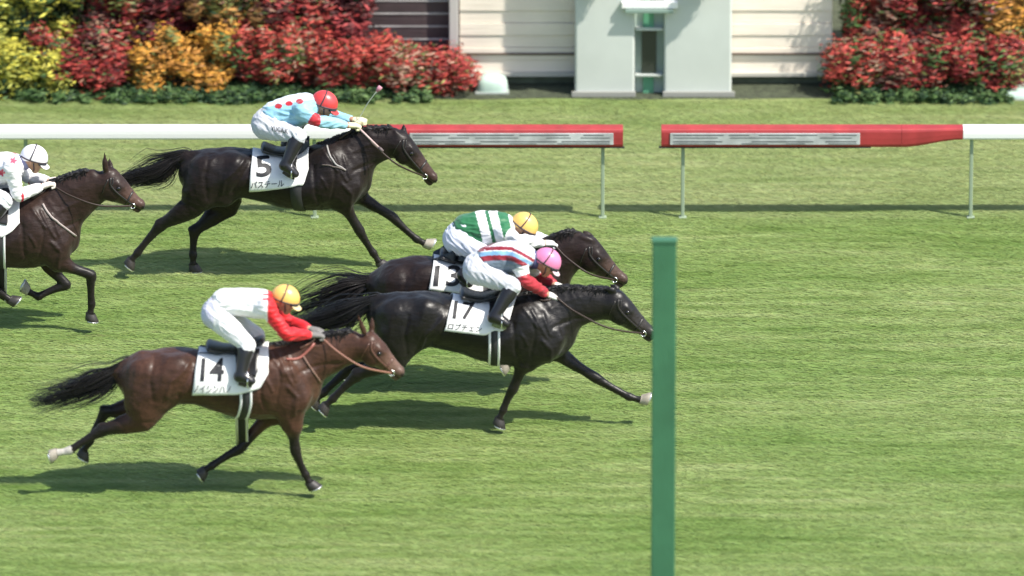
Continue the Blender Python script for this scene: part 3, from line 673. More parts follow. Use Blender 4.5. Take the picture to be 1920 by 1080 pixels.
    ph = RNG.uniform(0, 2 * math.pi, K); rr = np.sqrt(RNG.uniform(0, 1, K)); en = RNG.uniform(.35, 1.0, K) ** .7; cl_ = RNG.integers(0, 26, K); en = np.clip(en * RNG.uniform(.65, 1.12, 26)[cl_], .2, 1.0); cph = RNG.uniform(0, 2 * math.pi, 26); crr = RNG.uniform(.1, 1.6, 26); ph = cph[cl_] + RNG.normal(size=K) * .25; rr = crr[cl_] + RNG.normal(size=K) * .14; tt = np.linspace(0, 1, 14)[None, :] * en[:, None]
    ci = tt * (M - 1); pos = np.stack([np.interp(ci, np.arange(M), C[:, k]) for k in range(4)], 2)
    T = np.gradient(C[:, :3], axis=0); T /= np.linalg.norm(T, axis=1)[:, None]; nn = np.cross(T, [0, 1, 0]); NN = np.stack([np.interp(ci, np.arange(M), nn[:, k]) for k in range(3)], 2)
    stray = 1 + (RNG.random(K) < .15) * RNG.uniform(.2, .9, K)
    wav = np.sin(tt * RNG.uniform(4, 9, K)[:, None] + ph[:, None]) * .022 * tt + np.sin(tt * 7 + cph[cl_][:, None] * 3) * .03 * tt
    pts = pos[..., :3] + NN * (pos[..., 3:4] * (np.cos(ph) * rr * stray)[:, None, None] + wav[..., None]) + np.array([0, 1, 0]) * (np.minimum(pos[..., 3:4], .11) * (np.sin(ph) * rr * .7)[:, None, None])
    pts += RNG.normal(size=(K, 1, 3)) * .01 * tt[..., None] * 2
    Vt, Ft = tubes(pts, .0042, .0010)
    hairm = mat("hair_" + sp['key'], sp.get('hair', (.012, .009, .008)), .42, spec=.5)
    mesh_obj("tail", Vt, Ft, hairm, root)
    # mane and forelock
    nk = neck.n; lo_, hi_ = sp.get('mane', (.12, 1.0)); K = 900; paths = []
    for k in range(K):
        t = lo_ + (hi_ - lo_) * RNG.random(); f = t * (len(nk) - 1); i = min(int(f), len(nk) - 2); g = f - i; a, b = nk[i], nk[i + 1]; p = a + (b - a) * g
        u = (b - a)[:3]; u /= np.linalg.norm(u); n_ = np.cross(u, [0, 1, 0]); n_ = n_ if n_[2] > 0 else -n_
        rt = p[:3] + n_ * (p[3] - .004) + np.array([0, RNG.normal() * .012, 0]); L = RNG.uniform(.05, .19) * (.6 + .6 * abs(math.sin(t * 23))); sd = -1 if RNG.random() < sp.get('mane_side', .35) else 1
        rise = RNG.uniform(.03, .20); pth = []
        for q in np.linspace(0, 1, 6):
            pth.append(rt - u * L * q * RNG.uniform(.7, .9) + n_ * (rise * q - rise * 1.5 * q * q) + np.array([0, sd * .05 * q, -.02 * q * q]))
        paths.append(pth)
    Vm, Fm = tubes(np.array(paths), .0055, .0015); mesh_obj("mane", Vm, Fm, hairm, root); paths = []
    for k in range(50):
        rt = hp(.02, .075, RNG.normal() * .02); L = RNG.uniform(.05, .11); paths.append([rt + hax * L * q * .5 + hup * (.03 * q - .03 * q * q) + np.array([0, RNG.normal() * .004, 0]) for q in np.linspace(0, 1, 6)])
    Vm, Fm = tubes(np.array(paths), .0055, .0015); mesh_obj("forelock", Vm, Fm, hairm, root)
    # ---- tack
    lea = mat("leather_" + sp.get('leather', 'black'), (.10, .045, .03) if sp.get('leather') == 'brown' else ((.16, .05, .04) if sp.get('leather') == 'red' else (.02, .017, .015)), .4)
    steel = mat("steel", (.75, .75, .75), .22, metal=1.0)
    br = MB()
    def hs(pts, r=.0095):                     # strap on the head: points (t, u) cast sideways onto both sides
        for sd in (-1, 1):
            L = []
            for (t, u) in cr([np.array(p) for p in pts], 3):
                o = hp(t, u, sd * .5); h = bvh.ray_cast(Vector(o), Vector((0, -sd, 0)), .6)
                L.append(np.array(h[0]) + np.array([0, sd * .004, 0]) if h[0] else hp(t, u, 0))
            br.tube(L, r, 6, .5)
    bitt = (.86, -.030)
    hs([(-.02, .075), (.10, .02), (.42, -.005), (.84, -.02)]); hs([(.66, .07), (.66, .03), (.68, -.02), (.70, -.055)]); hs([(.02, .085), (.10, .05), (.12, .03)], .006); hs([(-.05, .05), (.0, -.03), (.06, -.09)], .005)
    brid = br.build("bridle", lea, root, True)
    bits = []
    for sd in (-1, 1):
        o = hp(*bitt, sd * .5); h = bvh.ray_cast(Vector(o), Vector((0, -sd, 0)), .6); b = (np.array(h[0]) if h[0] else hp(*bitt, sd * .04)) + np.array([0, sd * .012, 0]); bits.append(b)
        mb = MB(); mb.tube([b + hax * .023 * math.cos(a) + hup * .023 * math.sin(a) for a in np.linspace(0, 2 * math.pi, 17)], .0055, 6); mb.build("bit_ring", steel, brid, True)
    if sp.get('noseband'):
        br = MB(); hs([(.64, .075), (.64, .03), (.66, -.02), (.68, -.06)], .016); br.build("noseband", mat("noseband_" + sp['key'], sp['noseband'], .7), brid, True)
    ncl = None
    cw = mat("cloth_white", (.78, .78, .76), .75, bump=.25, bscale=9, bstretch=(1, 1, 1), var=.03)
    if sp.get('pad'): wrap_patch(rig, bvh, "saddle_pad", sp['pad'][0], mat("pad_" + sp['key'], sp['pad'][1], .8, bump=.2), root, .011)
    ncl, bv = wrap_patch(rig, bvh, "number_cloth", sp['cloth'], cw, root, .020, n=34, rows=16, wob=.008)
    for (body_, tl_, bl_, br_, bold) in sp.get('text', ()):
        text_on(rig, bv, body_, tl_, bl_, br_, mat("print", (.015, .015, .018), .6), ncl, name="number" if body_[0].isdigit() else "horse_name", bold=bold)
    # girth
    gt, gb, gw, edge = sp['girth']           # top px, bottom px (x,y), width m, edge colour or None
    p0, p1 = P(*gt, 0), P(*gb, 0); zc = (p0[2] + p1[2]) / 2
    def ring(x_off, wd, off, m, name, par, full=True):
        V = []; F = []; n = 48
        for k in range(n):
            a = 2 * math.pi * k / n; z_ = zc + .5 * math.cos(a); fx = (p0[2] - (zc + .32 * math.cos(a))) / (p0[2] - p1[2]); xx = p0[0] + (p1[0] - p0[0]) * min(max(fx, 0), 1) + x_off
            for e, o_ in ((-wd / 2, off), (wd / 2, off), (wd / 2, off - .008), (-wd / 2, off - .008)):
                d = Vector((0, math.sin(a), math.cos(a))); o = Vector((xx + e, 0, zc)) + d * .46; h = bvh.ray_cast(o, -d, .46)
                q = np.array(h[0]) if h[0] else np.array(Vector((xx + e, 0, zc)) + d * .3); V.append(q + np.array(d) * o_)
        for k in range(n):
            for e in range(4): F.append((k * 4 + e, k * 4 + (e + 1) % 4, ((k + 1) % n) * 4 + (e + 1) % 4, ((k + 1) % n) * 4 + e))
        return mesh_obj(name, V, F, m, par)
    g = ring(0, gw, .014, mat("girth_dark", (.02, .02, .022), .6), "girth", root)
    if edge:
        ring(-gw / 2 - .011, .020, .016, mat("girth_edge", (.75, .75, .74), .6), "girth_edging", g); ring(gw / 2 + .011, .020, .016, mat("girth_edge"), "girth_edging", g)
    # saddle
    (c0, c1, c2) = sp['saddle']              # cantle, seat, pommel pixels on the back line
    sn = []
    for i, (q, r, w_) in enumerate(((c0, .030, .15), (c1, .022, .12), (c2, .032, .09))):
        x = P(*q, 0)[0]; h = bvh.ray_cast(Vector((x, 0, 4)), Vector((0, 0, -1))); z = (h[0].z if h[0] else P(*q, 0)[2]) + .035 + (.02 if i != 1 else 0); sn.append((x, 0, z, r, w_))
    Vs, Qs = sdf_mesh([Chain(sn, k=.02, sub=3)], .012); sad = mesh_obj("saddle", Vs, Qs, mat("saddle_leather", (.018, .017, .018), .35), root)
    if sp.get('flap'): wrap_patch(rig, bvh, "saddle_flap", sp['flap'], mat("saddle_leather"), sad, .034, n=14, rows=10, over=False)
    for nm, pts, colr, r in sp.get('straps', ()):
        strap(rig, bvh, pts, mat("strap_" + nm + sp['key'], colr, .5), root, nm, r, .010)
    return dict(root=root, rig=rig, bits=bits, bvh=bvh, lea=lea, brid=brid, V=V, sad=sad)

# ================================================================ JOCKEYS
def build_jockey(sp, H):
    rig = H['rig']; P = rig.P; s = rig.s
    root = empty("person", rig.O, sp['label'], "person", "jockeys riding the racehorses")
    tor = [(*P(a, b, 0), r / s, w_) for a, b, r, w_ in sp['torso']]
    def pair(k, yl):
        n = [P(*q, -y) for q, y in zip(sp[k][0], yl)]
        f = [P(*q, y) for q, y in zip(sp[k][1], yl)] if sp[k][1] else [q * np.array([1, -1, 1]) for q in n]
        return n, f
    arms = pair('arm', sp.get('arm_y', [.165, .235, .085, .06])); legs = pair('leg', sp.get('leg_y', [.085, .235, .315, .325]))
    c = P(*sp['head'][0], 0); pit = R(sp['head'][1]); f = np.array([math.cos(pit), 0, -math.sin(pit)]); u = np.array([math.sin(pit), 0, math.cos(pit)]); lat = np.array([0, 1, 0])
    h = lambda a, b, y=0: c + f * a + u * b + lat * y
    body = [Chain(tor, k=.03, name='torso'), Chain([(*np.array(tor[-1][:3]), .065, .065), (*h(-.035, -.03), .055, .058)], k=.05, sub=1),
            Chain([(*h(-.02, .02), .092, .076), (*h(.02, .015), .088, .074)], k=.02, sub=1),
            Chain([(*h(.035, -.03), .058, .055), (*h(.058, -.078), .030, .032)], k=.035, sub=1),
            Chain([(*h(.088, .005), .012, .012), (*h(.112, -.028), .014, .016)], k=.015, sub=1),
            Chain([(*h(.080, -.058), .014, .024), (*h(.082, -.060), .014, .024)], k=.01, sub=1),
            Chain([(*h(.088, -.056), .004, .022), (*h(.108, -.056), .004, .022)], k=.005, sub=1, neg=True)]
    for sd in (-1, 1):
        body.append(Chain([(*h(.085, .012, sd * .032), .014, .015), (*h(.10, .012, sd * .032), .012, .012)], k=.012, sub=1, neg=True))
        body.append(Chain([(*h(-.005, .01, sd * .078), .028, .010), (*h(-.002, -.025, sd * .076), .018, .009)], k=.008, sub=1))
    AR = [(0, .060, .058), (.5, .048, .046), (1, .040, .040), (1.25, .043, .041), (1.6, .036, .034), (2, .026, .030)]
    armc = []; legc = []; hands = []; boots = []; thighs = []
    for sd, a in zip((-1, 1), arms):
        nd = [];
        for t, r, w_ in AR: i = min(int(t), 1); p = a[i] + (a[i + 1] - a[i]) * (t - i); nd.append((*p, r, w_))
        armc.append(nd); body.append(Chain(nd, k=.035))
        body.append(Chain([(*np.array(tor[-2][:3]), .08, .08), (*a[0], .062, .060)], k=.04, sub=1))
        wv, hv = a[2], a[3]; d = hv - wv; d /= np.linalg.norm(d); kn = wv + d * .075; side = np.cross(d, lat); side /= np.linalg.norm(side); side = side if side[2] > 0 else -side
        L2 = np.cross(d, side); hp_ = [Chain([(*wv, .024, .028), (*(wv + d * .04), .022, .036), (*kn, .018, .040)], k=.015, lat=tuple(L2))]
        for q, ln in zip((-.030, -.010, .010, .029), (.034, .040, .038, .030)):   # four fingers curled round the reins
            b0 = kn + L2 * q; b1 = b0 + d * ln * .95 - side * .010; b2 = b1 - side * ln * .75 - d * .004; b3 = b2 - d * ln * .6 - side * .002
            hp_.append(Chain([(*b0, .0105, .0105), (*b1, .0098, .0098), (*b2, .0092, .0092), (*b3, .008, .008)], k=.006, sub=1))
        t0 = wv + d * .03 + L2 * (.028 * sd) - side * .004; hp_.append(Chain([(*t0, .013, .013), (*(t0 + d * .030 + L2 * .012 * sd - side * .008), .011, .011), (*(t0 + d * .055 - side * .018), .009, .009)], k=.008, sub=1))
        hands.append((hp_, kn, d, side)); body += hp_
    LG = [(0, .098, .085), (.35, .088, .080), (.7, .070, .066), (1, .058, .055), (1.3, .056, .054), (1.6, .046, .045), (2, .036, .036)]
    for sd, a in zip((-1, 1), legs):
        nd = []
        for t, r, w_ in LG: i = min(int(t), 1); p = a[i] + (a[i + 1] - a[i]) * (t - i); nd.append((*p, r, w_))
        heel = a[2] + (a[2] - a[3]) * .22 + np.array([0, 0, -.035]); toe = a[3]
        ft = [(*heel, .034, .034), (*(heel * .5 + toe * .5 + np.array([0, 0, .012])), .036, .040), (*toe, .024, .036)]
        legc.append((nd, ft, heel, toe)); body += [Chain(nd, k=.03), Chain(ft, k=.025)]
    V, Q = sdf_mesh(body, .0075); V = relax(V, Q, 1)
    mesh_obj("body", V, Q, mat("skin", (.42, .24, .16), .55, bump=.1), root)
    # clothes
    def cloth(name, prims, colf, wr=.006, h_=.0075, seed=0, m=None, rough=.5, bump=.35):
        V, Q = sdf_mesh(prims, h_); V = relax(V, Q, 1); nr = vnormals(V, Q)
        n1 = fold_noise(V + np.stack([V[:, 2], 0 * V[:, 2], 0 * V[:, 2]], 1), (20, 14, 8), seed); n2 = fold_noise(V, (34, 34, 40), seed + 9)
        V = V + nr * ((1 - np.abs(n1) * 3.0) * wr * .8 + n2 * wr * .25)[:, None]
        px, py = rig.px(V * np.array([1, 1, 1])); V2 = V.copy(); V2[:, 1] = -np.abs(V2[:, 1]); qx, qy = rig.px(V2)
        cc = np.array([colf(a, b, v) for a, b, v in zip(qx, qy, V)])
        return mesh_obj(name, V, Q, m or mat("silk_" + name, attr=True, rough=.75, spec=.25, sheen=.2, bump=bump, bscale=22, bstretch=(1, 1, 1.4)), root, True, cc)
    sl_ = [Chain(tor[sp.get('silk_from', 1):], k=.03, infl=.014)]
    near = []
    for nd in armc:
        nd2 = [tuple(x) for x in nd[:5]] + [tuple(np.array(nd[4]) * .35 + np.array(nd[5]) * .65)]
        sl_.append(Chain([(*n_[:3], n_[3] + .012 - (.004 if i == len(nd2) - 1 else 0), n_[4] + .012) for i, n_ in enumerate(nd2)], k=.035)); near.append(nd2)
    for a in arms: sl_.append(Chain([(*np.array(tor[-2][:3]), .08, .08), (*a[0], .062, .060)], k=.04, sub=1, infl=.012))
    armd = [Chain([(*n_[:3], .075, .075) for n_ in nd[1:]], sub=1) for nd in near]
    def silk_col(a, b, v, fnc=sp['silks']): return fnc(a, b, v)
    V, Q = sdf_mesh(sl_, .0075); V = relax(V, Q, 1); nr = vnormals(V, Q); X, Y, Z = V.T
    wr = .0055; n1 = fold_noise(V, (7, 12, 26), sp['seed']); n2 = fold_noise(V, (30, 30, 36), sp['seed'] + 9)
    V = V + nr * ((1 - np.abs(n1) * 3.2) * wr + n2 * wr * .35)[:, None]
    da = np.array([q.d(X, Y, Z) for q in armd]); isarm = da.min(0) < 0.0
    along = np.zeros(len(V))
    for i, a in enumerate(arms):
        up = a[1] - a[0]; fo = a[2] - a[1]; tu = np.clip(((V - a[0]) @ up) / (up @ up), 0, 1); tf = np.clip(((V - a[1]) @ fo) / (fo @ fo), 0, 2); d_u = np.linalg.norm(V - a[0] - tu[:, None] * up, axis=1); d_f = np.linalg.norm(V - a[1] - tf[:, None] * fo, axis=1); t = np.where(d_f < d_u, 1 + tf, tu); along = np.where(da.argmin(0) == i, t, along)
    V2 = V.copy(); V2[:, 1] = -np.abs(V2[:, 1]); qx, qy = rig.px(V2)
    cc = np.array([sp['silks'](a, b, v, ia, t) for a, b, v, ia, t in zip(qx, qy, V, isarm, along)])
    mesh_obj("silks", V, Q, mat("silk", attr=True, rough=.5, spec=.35, sheen=.15, bump=.55, bscale=14, bstretch=(.7, 1, 1.8)), root, True, cc)
    br_ = [Chain([tor[0], tor[1]] if len(tor) > 1 else tor, k=.04, sub=1, infl=.008)]
    for nd, ft, heel, toe in legc: br_.append(Chain([tuple(x) for x in nd[:4]] + [tuple(np.array(nd[3]) * .6 + np.array(nd[4]) * .4)], k=.04, infl=.010))
    bre = cloth("breeches", br_, sp.get('breeches', lambda a, b, v: (.56, .57, .61)), .006, seed=sp['seed'] + 3)
    for nd, ft, heel, toe in legc:
        bn = [tuple(np.array(nd[3]) * .45 + np.array(nd[4]) * .55)] + [tuple(x) for x in nd[4:]]
        Vb, Qb = sdf_mesh([Chain(bn, k=.02, infl=.011), Chain(ft, k=.02, infl=.010)], .0075); bo = mesh_obj("boot", Vb, Qb, mat("boot_black", (.016, .015, .017), .28, bump=.1), root)
        sm = (heel + toe) / 2; d = toe - heel; d /= np.linalg.norm(d); so_ = MB(); so_.tube([heel + np.array([0, 0, -.040]), sm + np.array([0, 0, -.036]), toe + np.array([0, 0, -.028])], [.032, .036, .030], 8, .35)
        so_.build("sole", mat("sole_" + sp['key'], sp.get('sole', (.05, .04, .035)), .7), bo, True)
        # stirrup iron and leather belong to the saddle
        q = sm + d * .02 + np.array([0, 0, -.045]); mb = MB(); y0 = np.array([0, .055, 0]); top = q + np.array([0, 0, .115])
        mb.tube([q - y0, q + y0], .009, 6); mb.tube([q - y0, q - y0 * .9 + [0, 0, .05], top - y0 * .25, top, top + y0 * .25, q + y0 * .9 + [0, 0, .05], q + y0], .006, 6)
        i1 = mb.build("stirrup", mat("steel"), H['sad'], True); sgn = -1 if q[1] < 0 else 1
        st = np.array([q[0] + .03, sgn * .12, nd[3][2] - .02]); hx = H['bvh'].ray_cast(Vector((st[0], sgn * 2, st[2])), Vector((0, -sgn, 0)))
        if hx[0]: st = np.array(hx[0]) + np.array([0, sgn * .02, 0])
        MB().tube([top, (top + st) / 2 + np.array([0, sgn * .01, 0]), st], .010, 6, .4).build("stirrup_leather", H['lea'], H['sad'], True)
    for hp_, kn, d, side in hands:
        for q in hp_: q.infl = .0035
        Vg, Qg = sdf_mesh(hp_, .005); mesh_obj("glove", Vg, Qg, mat("glove_" + sp['key'], sp['glove'], .7), root)
    # helmet: dome, brim, ear band, goggles
    def dome(X, Y, Z):
        q = np.stack([X - c[0], Y - c[1], Z - c[2]], -1); a, b, y = q @ f, q @ u - .022, q @ lat
        k0 = np.sqrt((a / .122) ** 2 + (b / .112) ** 2 + (y / .100) ** 2); k1 = np.sqrt((a / .122 ** 2) ** 2 + (b / .112 ** 2) ** 2 + (y / .1 ** 2) ** 2); d1 = k0 * (k0 - 1) / np.maximum(k1, 1e-6)
        cut = -(b - (-.018 + .13 * a + np.where(a < -.02, (a + .02) * .45, 0)))
        return np.maximum(d1, cut)
    def brim(X, Y, Z):
        q = np.stack([X - c[0], Y - c[1], Z - c[2]], -1); a, b, y = q @ f - .098, q @ u - .012 + (q @ f - .098) * .28 + (q @ lat) ** 2 * 3.0, q @ lat
        k0 = np.sqrt((a / .064) ** 2 + (b / .008) ** 2 + (y / .086) ** 2); k1 = np.sqrt((a / .064 ** 2) ** 2 + (b / .008 ** 2) ** 2 + (y / .086 ** 2) ** 2); return k0 * (k0 - 1) / np.maximum(k1, 1e-6)
    lo_, hi_ = c - .19, c + .19
    Vh, Qh = sdf_mesh([Func(dome, lo_, hi_, .006)], .006); Vh = relax(Vh, Qh, 2)
    hm = mesh_obj("helmet", Vh, Qh, mat("cap_" + sp['key'], sp['cap'], .38, coat=.3, bump=.12, bscale=12, var=.05), root)
    Vh, Qh = sdf_mesh([Func(brim, lo_, hi_, .004)], .0045); mesh_obj("brim", Vh, Qh, mat("brim_" + sp['key'], sp.get('brim', sp['cap']), .4), hm)
    mb = MB()
    for off_, rr_ in ((-.030, .006),):
        mb.tube([h(off_ + .028 * 0 + .0 + .020 * math.cos(a) * 0, .022 + .1135 * math.cos(a), .1015 * math.sin(a)) for a in np.linspace(-1.75, 1.75, 23)], rr_, 5, .6)
    mb.tube([h(.108 * math.cos(a) * 1.12, .012 + .020 * math.cos(a), .100 * math.sin(a)) for a in np.linspace(-2.7, 2.7, 25)], .007, 5, .7)
    mb.build("helmet_strap", mat("elastic", (.05, .035, .045), .6), hm, True)
    mb = MB(); mb.tube([h(.01, -.005, -.086), h(.04, -.06, -.060), h(.05, -.106, -.0), h(.04, -.06, .060), h(.01, -.005, .086)], .006, 5, .6); mb.build("chin_strap", mat("elastic"), hm, True)
    Vg, Qg = sdf_mesh([Chain([(*h(.070, .008, -.058), .024, .020), (*h(.098, .010, -.030), .026, .022), (*h(.104, .010, 0), .018, .018), (*h(.098, .010, .030), .026, .022), (*h(.070, .008, .058), .024, .020)], k=.01, lat=(0, 0, 1))], .006)
    mesh_obj("goggles", Vg, Qg, mat("goggle", (.03, .035, .05), .12, spec=.8), root)
    col_ = [Chain([(*np.array(tor[-1][:3]), .078, .078), (*(np.array(tor[-1][:3]) * .35 + h(-.035, -.035) * .65), .066, .066)], k=.02, sub=1, infl=.004)]
    Vc, Qc = sdf_mesh(col_, .0075); mesh_obj("collar", Vc, Qc, mat("collar_" + sp['key'], sp.get('collar', (.1, .1, .12)), .7), root)
    # reins from the bit to both hands
    for b, (hp_, kn, d, side), sd in zip(H['bits'], hands, (-1, 1)):
        hnd = kn - side * .012; mid = (b + hnd) / 2 + np.array([0, sd * .10, -.035])
        L = [b, b * .6 + hnd * .4 + np.array([0, sd * .13, -.03]), b * .25 + hnd * .75 + np.array([0, sd * .09, -.02]), hnd, hnd - d * .06 + np.array([0, 0, -.05]), hnd - d * .16 + np.array([0, -sd * .04, -.13])]
        L = cr([np.array(q) for q in L], 5)
        LL = []
        for q in L:                                # keep the rein outside the neck
            hh = H['bvh'].find_nearest(Vector(q)); v = Vector(q) - hh[0]
            if v.dot(hh[1]) < .008: q = np.array(hh[0] + hh[1] * .012)
            LL.append(q)
        MB().tube(LL, .0085, 6, .4).build("rein", mat("rein_" + sp['key'], sp.get('rein', (.035, .02, .015)), .5), H['brid'], True)
    return root, hands, rig

HM = [] 
def W(*w): return w
# ---- horse 5 (rear of the picture)
H5 = build_horse(dict(fold0=(605, 268), key='five', ox=540, gy=516, label="black-brown racehorse wearing number 5, galloping nearest the white running rail",
    torso=[(358, 320, 24, .13), (382, 327, 44, .20), (420, 325, 49, .25), (460, 325, 45, .255), (503, 333, 46, .26), (547, 340, 51, .285), (587, 338, 56, .29), (623, 331, 60, .265), (648, 333, 52, .21), (664, 340, 36, .15)],
    neck=[(618, 322, 58, .19), (658, 295, 46, .135), (690, 277, 37, .105), (720, 270, 31, .085), (742, 266, 28, .075)],
    head=[(747, 268, 25), (765, 287, 22), (783, 305, 16.5), (798, 320, 12.5), (810, 333, 10.5)],
    ears=[((740, 243), (752, 264)), ((757, 232), (757, 252))],
    legs=[('hind', -1, [(385, 340), (362, 385), (300, 424), (258, 474), (246, 487)]),
          ('hind', 1, [(415, 345), (425, 385), (365, 434), (362, 478), (362, 496)]),
          ('fore', -1, [(648, 345), (644, 382), (674, 432), (700, 474), (711, 492)]),
          ('fore', 1, [(656, 350), (682, 374), (735, 406), (782, 449), (797, 457)])],
    muscles=[((612, 300), (655, 352), .13, .085, .10, .10), ((650, 350), (638, 385), .15, .10, .07, .06), ((395, 315), (385, 365), .14, .15, .12, .11), ((440, 310), (420, 370), .15, .10, .08, .10)],
    tail=[(348, 293, 7), (325, 300, 11), (298, 318, 15), (270, 327, 15), (240, 335, 12), (215, 342, 9)],
    coat=(.009, .005, .004), muzzle=(.045, .024, .018), pale_hooves=(3,),
    cloth=[(473, 287, 467, 357), (500, 291, 497, 356), (530, 291, 546, 351), (552, 291, 560, 347), (566, 284, 569, 349), (581, 276, 579, 318)],
    text=[("5", (478, 293), (481, 333), (510, 330), .02), ("パステール", (471, 341), (470, 354), (532, 350), .008)],
    girth=((556, 350), (563, 396), .10, None), saddle=((495, 283), (530, 285), (572, 270)), flap=[(528, 290, 532, 322), (560, 282, 556, 330)],
    pad=([(470, 283, 468, 292), (530, 288, 540, 300), (580, 270, 582, 280)], (.03, .04, .05)),
    straps=[("breastplate", [(613, 274), (618, 292), (630, 308), (648, 320)], (.35, .33, .31), .008), ("breastplate_end", [(604, 309), (620, 311), (648, 320)], (.10, .08, .07), .007)], mane_side=.35))
# ---- horse 17
H17 = build_horse(dict(fold0=(979, 559), key='seventeen', ox=900, gy=806, label="glossy black racehorse wearing number 17, its nose reaching the green finishing post",
    torso=[(712, 590, 26, .13), (740, 598, 47, .21), (775, 599, 53, .255), (812, 599, 51, .26), (850, 607, 50, .265), (890, 614, 54, .285), (930, 622, 60, .295), (970, 622, 63, .285), (1008, 621, 59, .25), (1035, 625, 48, .19), (1052, 629, 32, .13)],
    neck=[(985, 605, 60, .20), (1030, 588, 48, .145), (1064, 578, 42, .115), (1096, 573, 35, .095), (1124, 571, 31, .085), (1145, 571, 29, .075)],
    head=[(1150, 569, 29), (1171, 587, 25), (1190, 603, 19), (1206, 615, 14.5), (1220, 625, 12)],
    ears=[((1131, 541), (1151, 545)), ((1142, 533), (1158, 541))],
    legs=[('hind', -1, [(742, 625), (745, 668), (668, 705), (624, 748), (611, 759)]),
          ('hind', 1, [(760, 625), (735, 665), (655, 692), (606, 737), (593, 748)]),
          ('fore', -1, [(1004, 640), (982, 680), (962, 729), (944, 768), (936, 785)]),
          ('fore', 1, [(1020, 640), (1060, 672), (1118, 709), (1180, 744), (1202, 750)])],
    muscles=[((985, 590), (1030, 645), .14, .09, .11, .10), ((1020, 650), (990, 680), .16, .11, .08, .06), ((750, 590), (745, 640), .14, .16, .13, .12), ((800, 580), (775, 640), .16, .10, .09, .10),
             ((1010, 600), (1046, 640), .20, .022, .03, .018), ((1000, 615), (1035, 660), .215, .018, .025, .015)],
    tail=[(706, 560, 8), (680, 568, 13), (650, 580, 16), (620, 592, 16), (590, 600, 15), (560, 606, 12)],
    coat=(.008, .0065, .006), muzzle=(.022, .018, .016), gloss=.45, rough=.34, hair=(.01, .009, .009), pale_hooves=(3,),
    cloth=[(848, 561, 832, 619), (875, 562, 870, 624), (905, 562, 911, 629), (930, 563, 925, 620), (950, 562, 945, 622), (969, 560, 957, 600)],
    text=[("17", (852, 564), (848, 598), (888, 600), .022), ("ロブチェン", (842, 605), (839, 617), (902, 623), .008)],
    girth=((927, 625), (926, 690), .055, 1), saddle=((868, 552), (905, 552), (955, 552)), flap=[(920, 562, 916, 596), (950, 560, 940, 602)],
    pad=([(846, 556, 846, 566), (905, 556, 905, 568), (966, 558, 966, 568)], (.03, .035, .045)), mane_side=.5))
# ---- horse 14 (nearest)
H14 = build_horse(dict(fold0=(503, 646), key='fourteen', ox=420, gy=926, label="brown bay racehorse wearing number 14, galloping nearest the camera",
    torso=[(246, 702, 28, .13), (268, 708, 47, .21), (300, 708, 54, .255), (335, 704, 53, .26), (370, 706, 51, .265), (410, 714, 56, .285), (450, 720, 62, .295), (488, 721, 66, .285), (525, 722, 64, .25), (552, 728, 54, .19), (570, 734, 36, .13)],
    neck=[(500, 706, 60, .20), (545, 690, 52, .145), (580, 676, 45, .115), (612, 665, 39, .095), (642, 655, 34, .085), (668, 650, 30, .075)],
    head=[(688, 648, 28), (705, 662, 25), (721, 676, 19), (735, 688, 15), (747, 698, 12.5)],
    ears=[((671, 590), (683, 624)), ((698, 594), (696, 620))],
    legs=[('hind', -1, [(272, 732), (268, 785), (190, 808), (130, 845), (106, 849)]),
          ('hind', 1, [(290, 732), (255, 765), (198, 772), (168, 828), (157, 845)]),
          ('fore', 1, [(545, 745), (490, 795), (449, 842), (398, 873), (384, 881)]),
          ('fore', -1, [(540, 750), (548, 795), (554, 845), (573, 890), (580, 905)])],
    muscles=[((505, 690), (550, 745), .14, .09, .115, .10), ((548, 750), (545, 800), .16, .11, .08, .06), ((285, 700), (275, 760), .14, .17, .14, .12), ((330, 690), (300, 750), .16, .10, .10, .10),
             ((545, 695), (570, 745), .185, .02, .028, .018), ((530, 700), (562, 760), .205, .018, .025, .015)],
    tail=[(240, 684, 8), (215, 700, 14), (185, 717, 17), (150, 732, 19), (115, 743, 20), (75, 752, 17)], tail_n=480,
    coat=(.052, .023, .014), muzzle=(.11, .065, .048), points=(.012, .009, .008), gloss=.3, rough=.38, pale_hooves=(0,), white=[(118, 848, .085)], hair=(.014, .011, .010), leather='brown',
    cloth=[(372, 660, 361, 738), (400, 662, 400, 739), (430, 662, 447, 739), (460, 660, 468, 734), (485, 658, 490, 727), (504, 664, 503, 700)],
    text=[("14", (378, 671), (375, 715), (419, 715), .022), ("ノイシンハノ", (364, 722), (363, 736), (432, 737), .004)],
    girth=((463, 735), (453, 786), .06, 1), saddle=((392, 650), (435, 652), (490, 646)), flap=[(440, 664, 444, 700), (488, 660, 480, 708)],
    pad=([(374, 653, 373, 662), (430, 655, 430, 668), (500, 650, 503, 664)], (.05, .055, .07)),
    straps=[("breast", [(536, 675), (560, 672), (580, 655), (590, 644)], (.30, .10, .08), .012), ("martingale", [(568, 668), (582, 690), (600, 716)], (.22, .13, .10), .008)], mane_side=.3, rein=0))
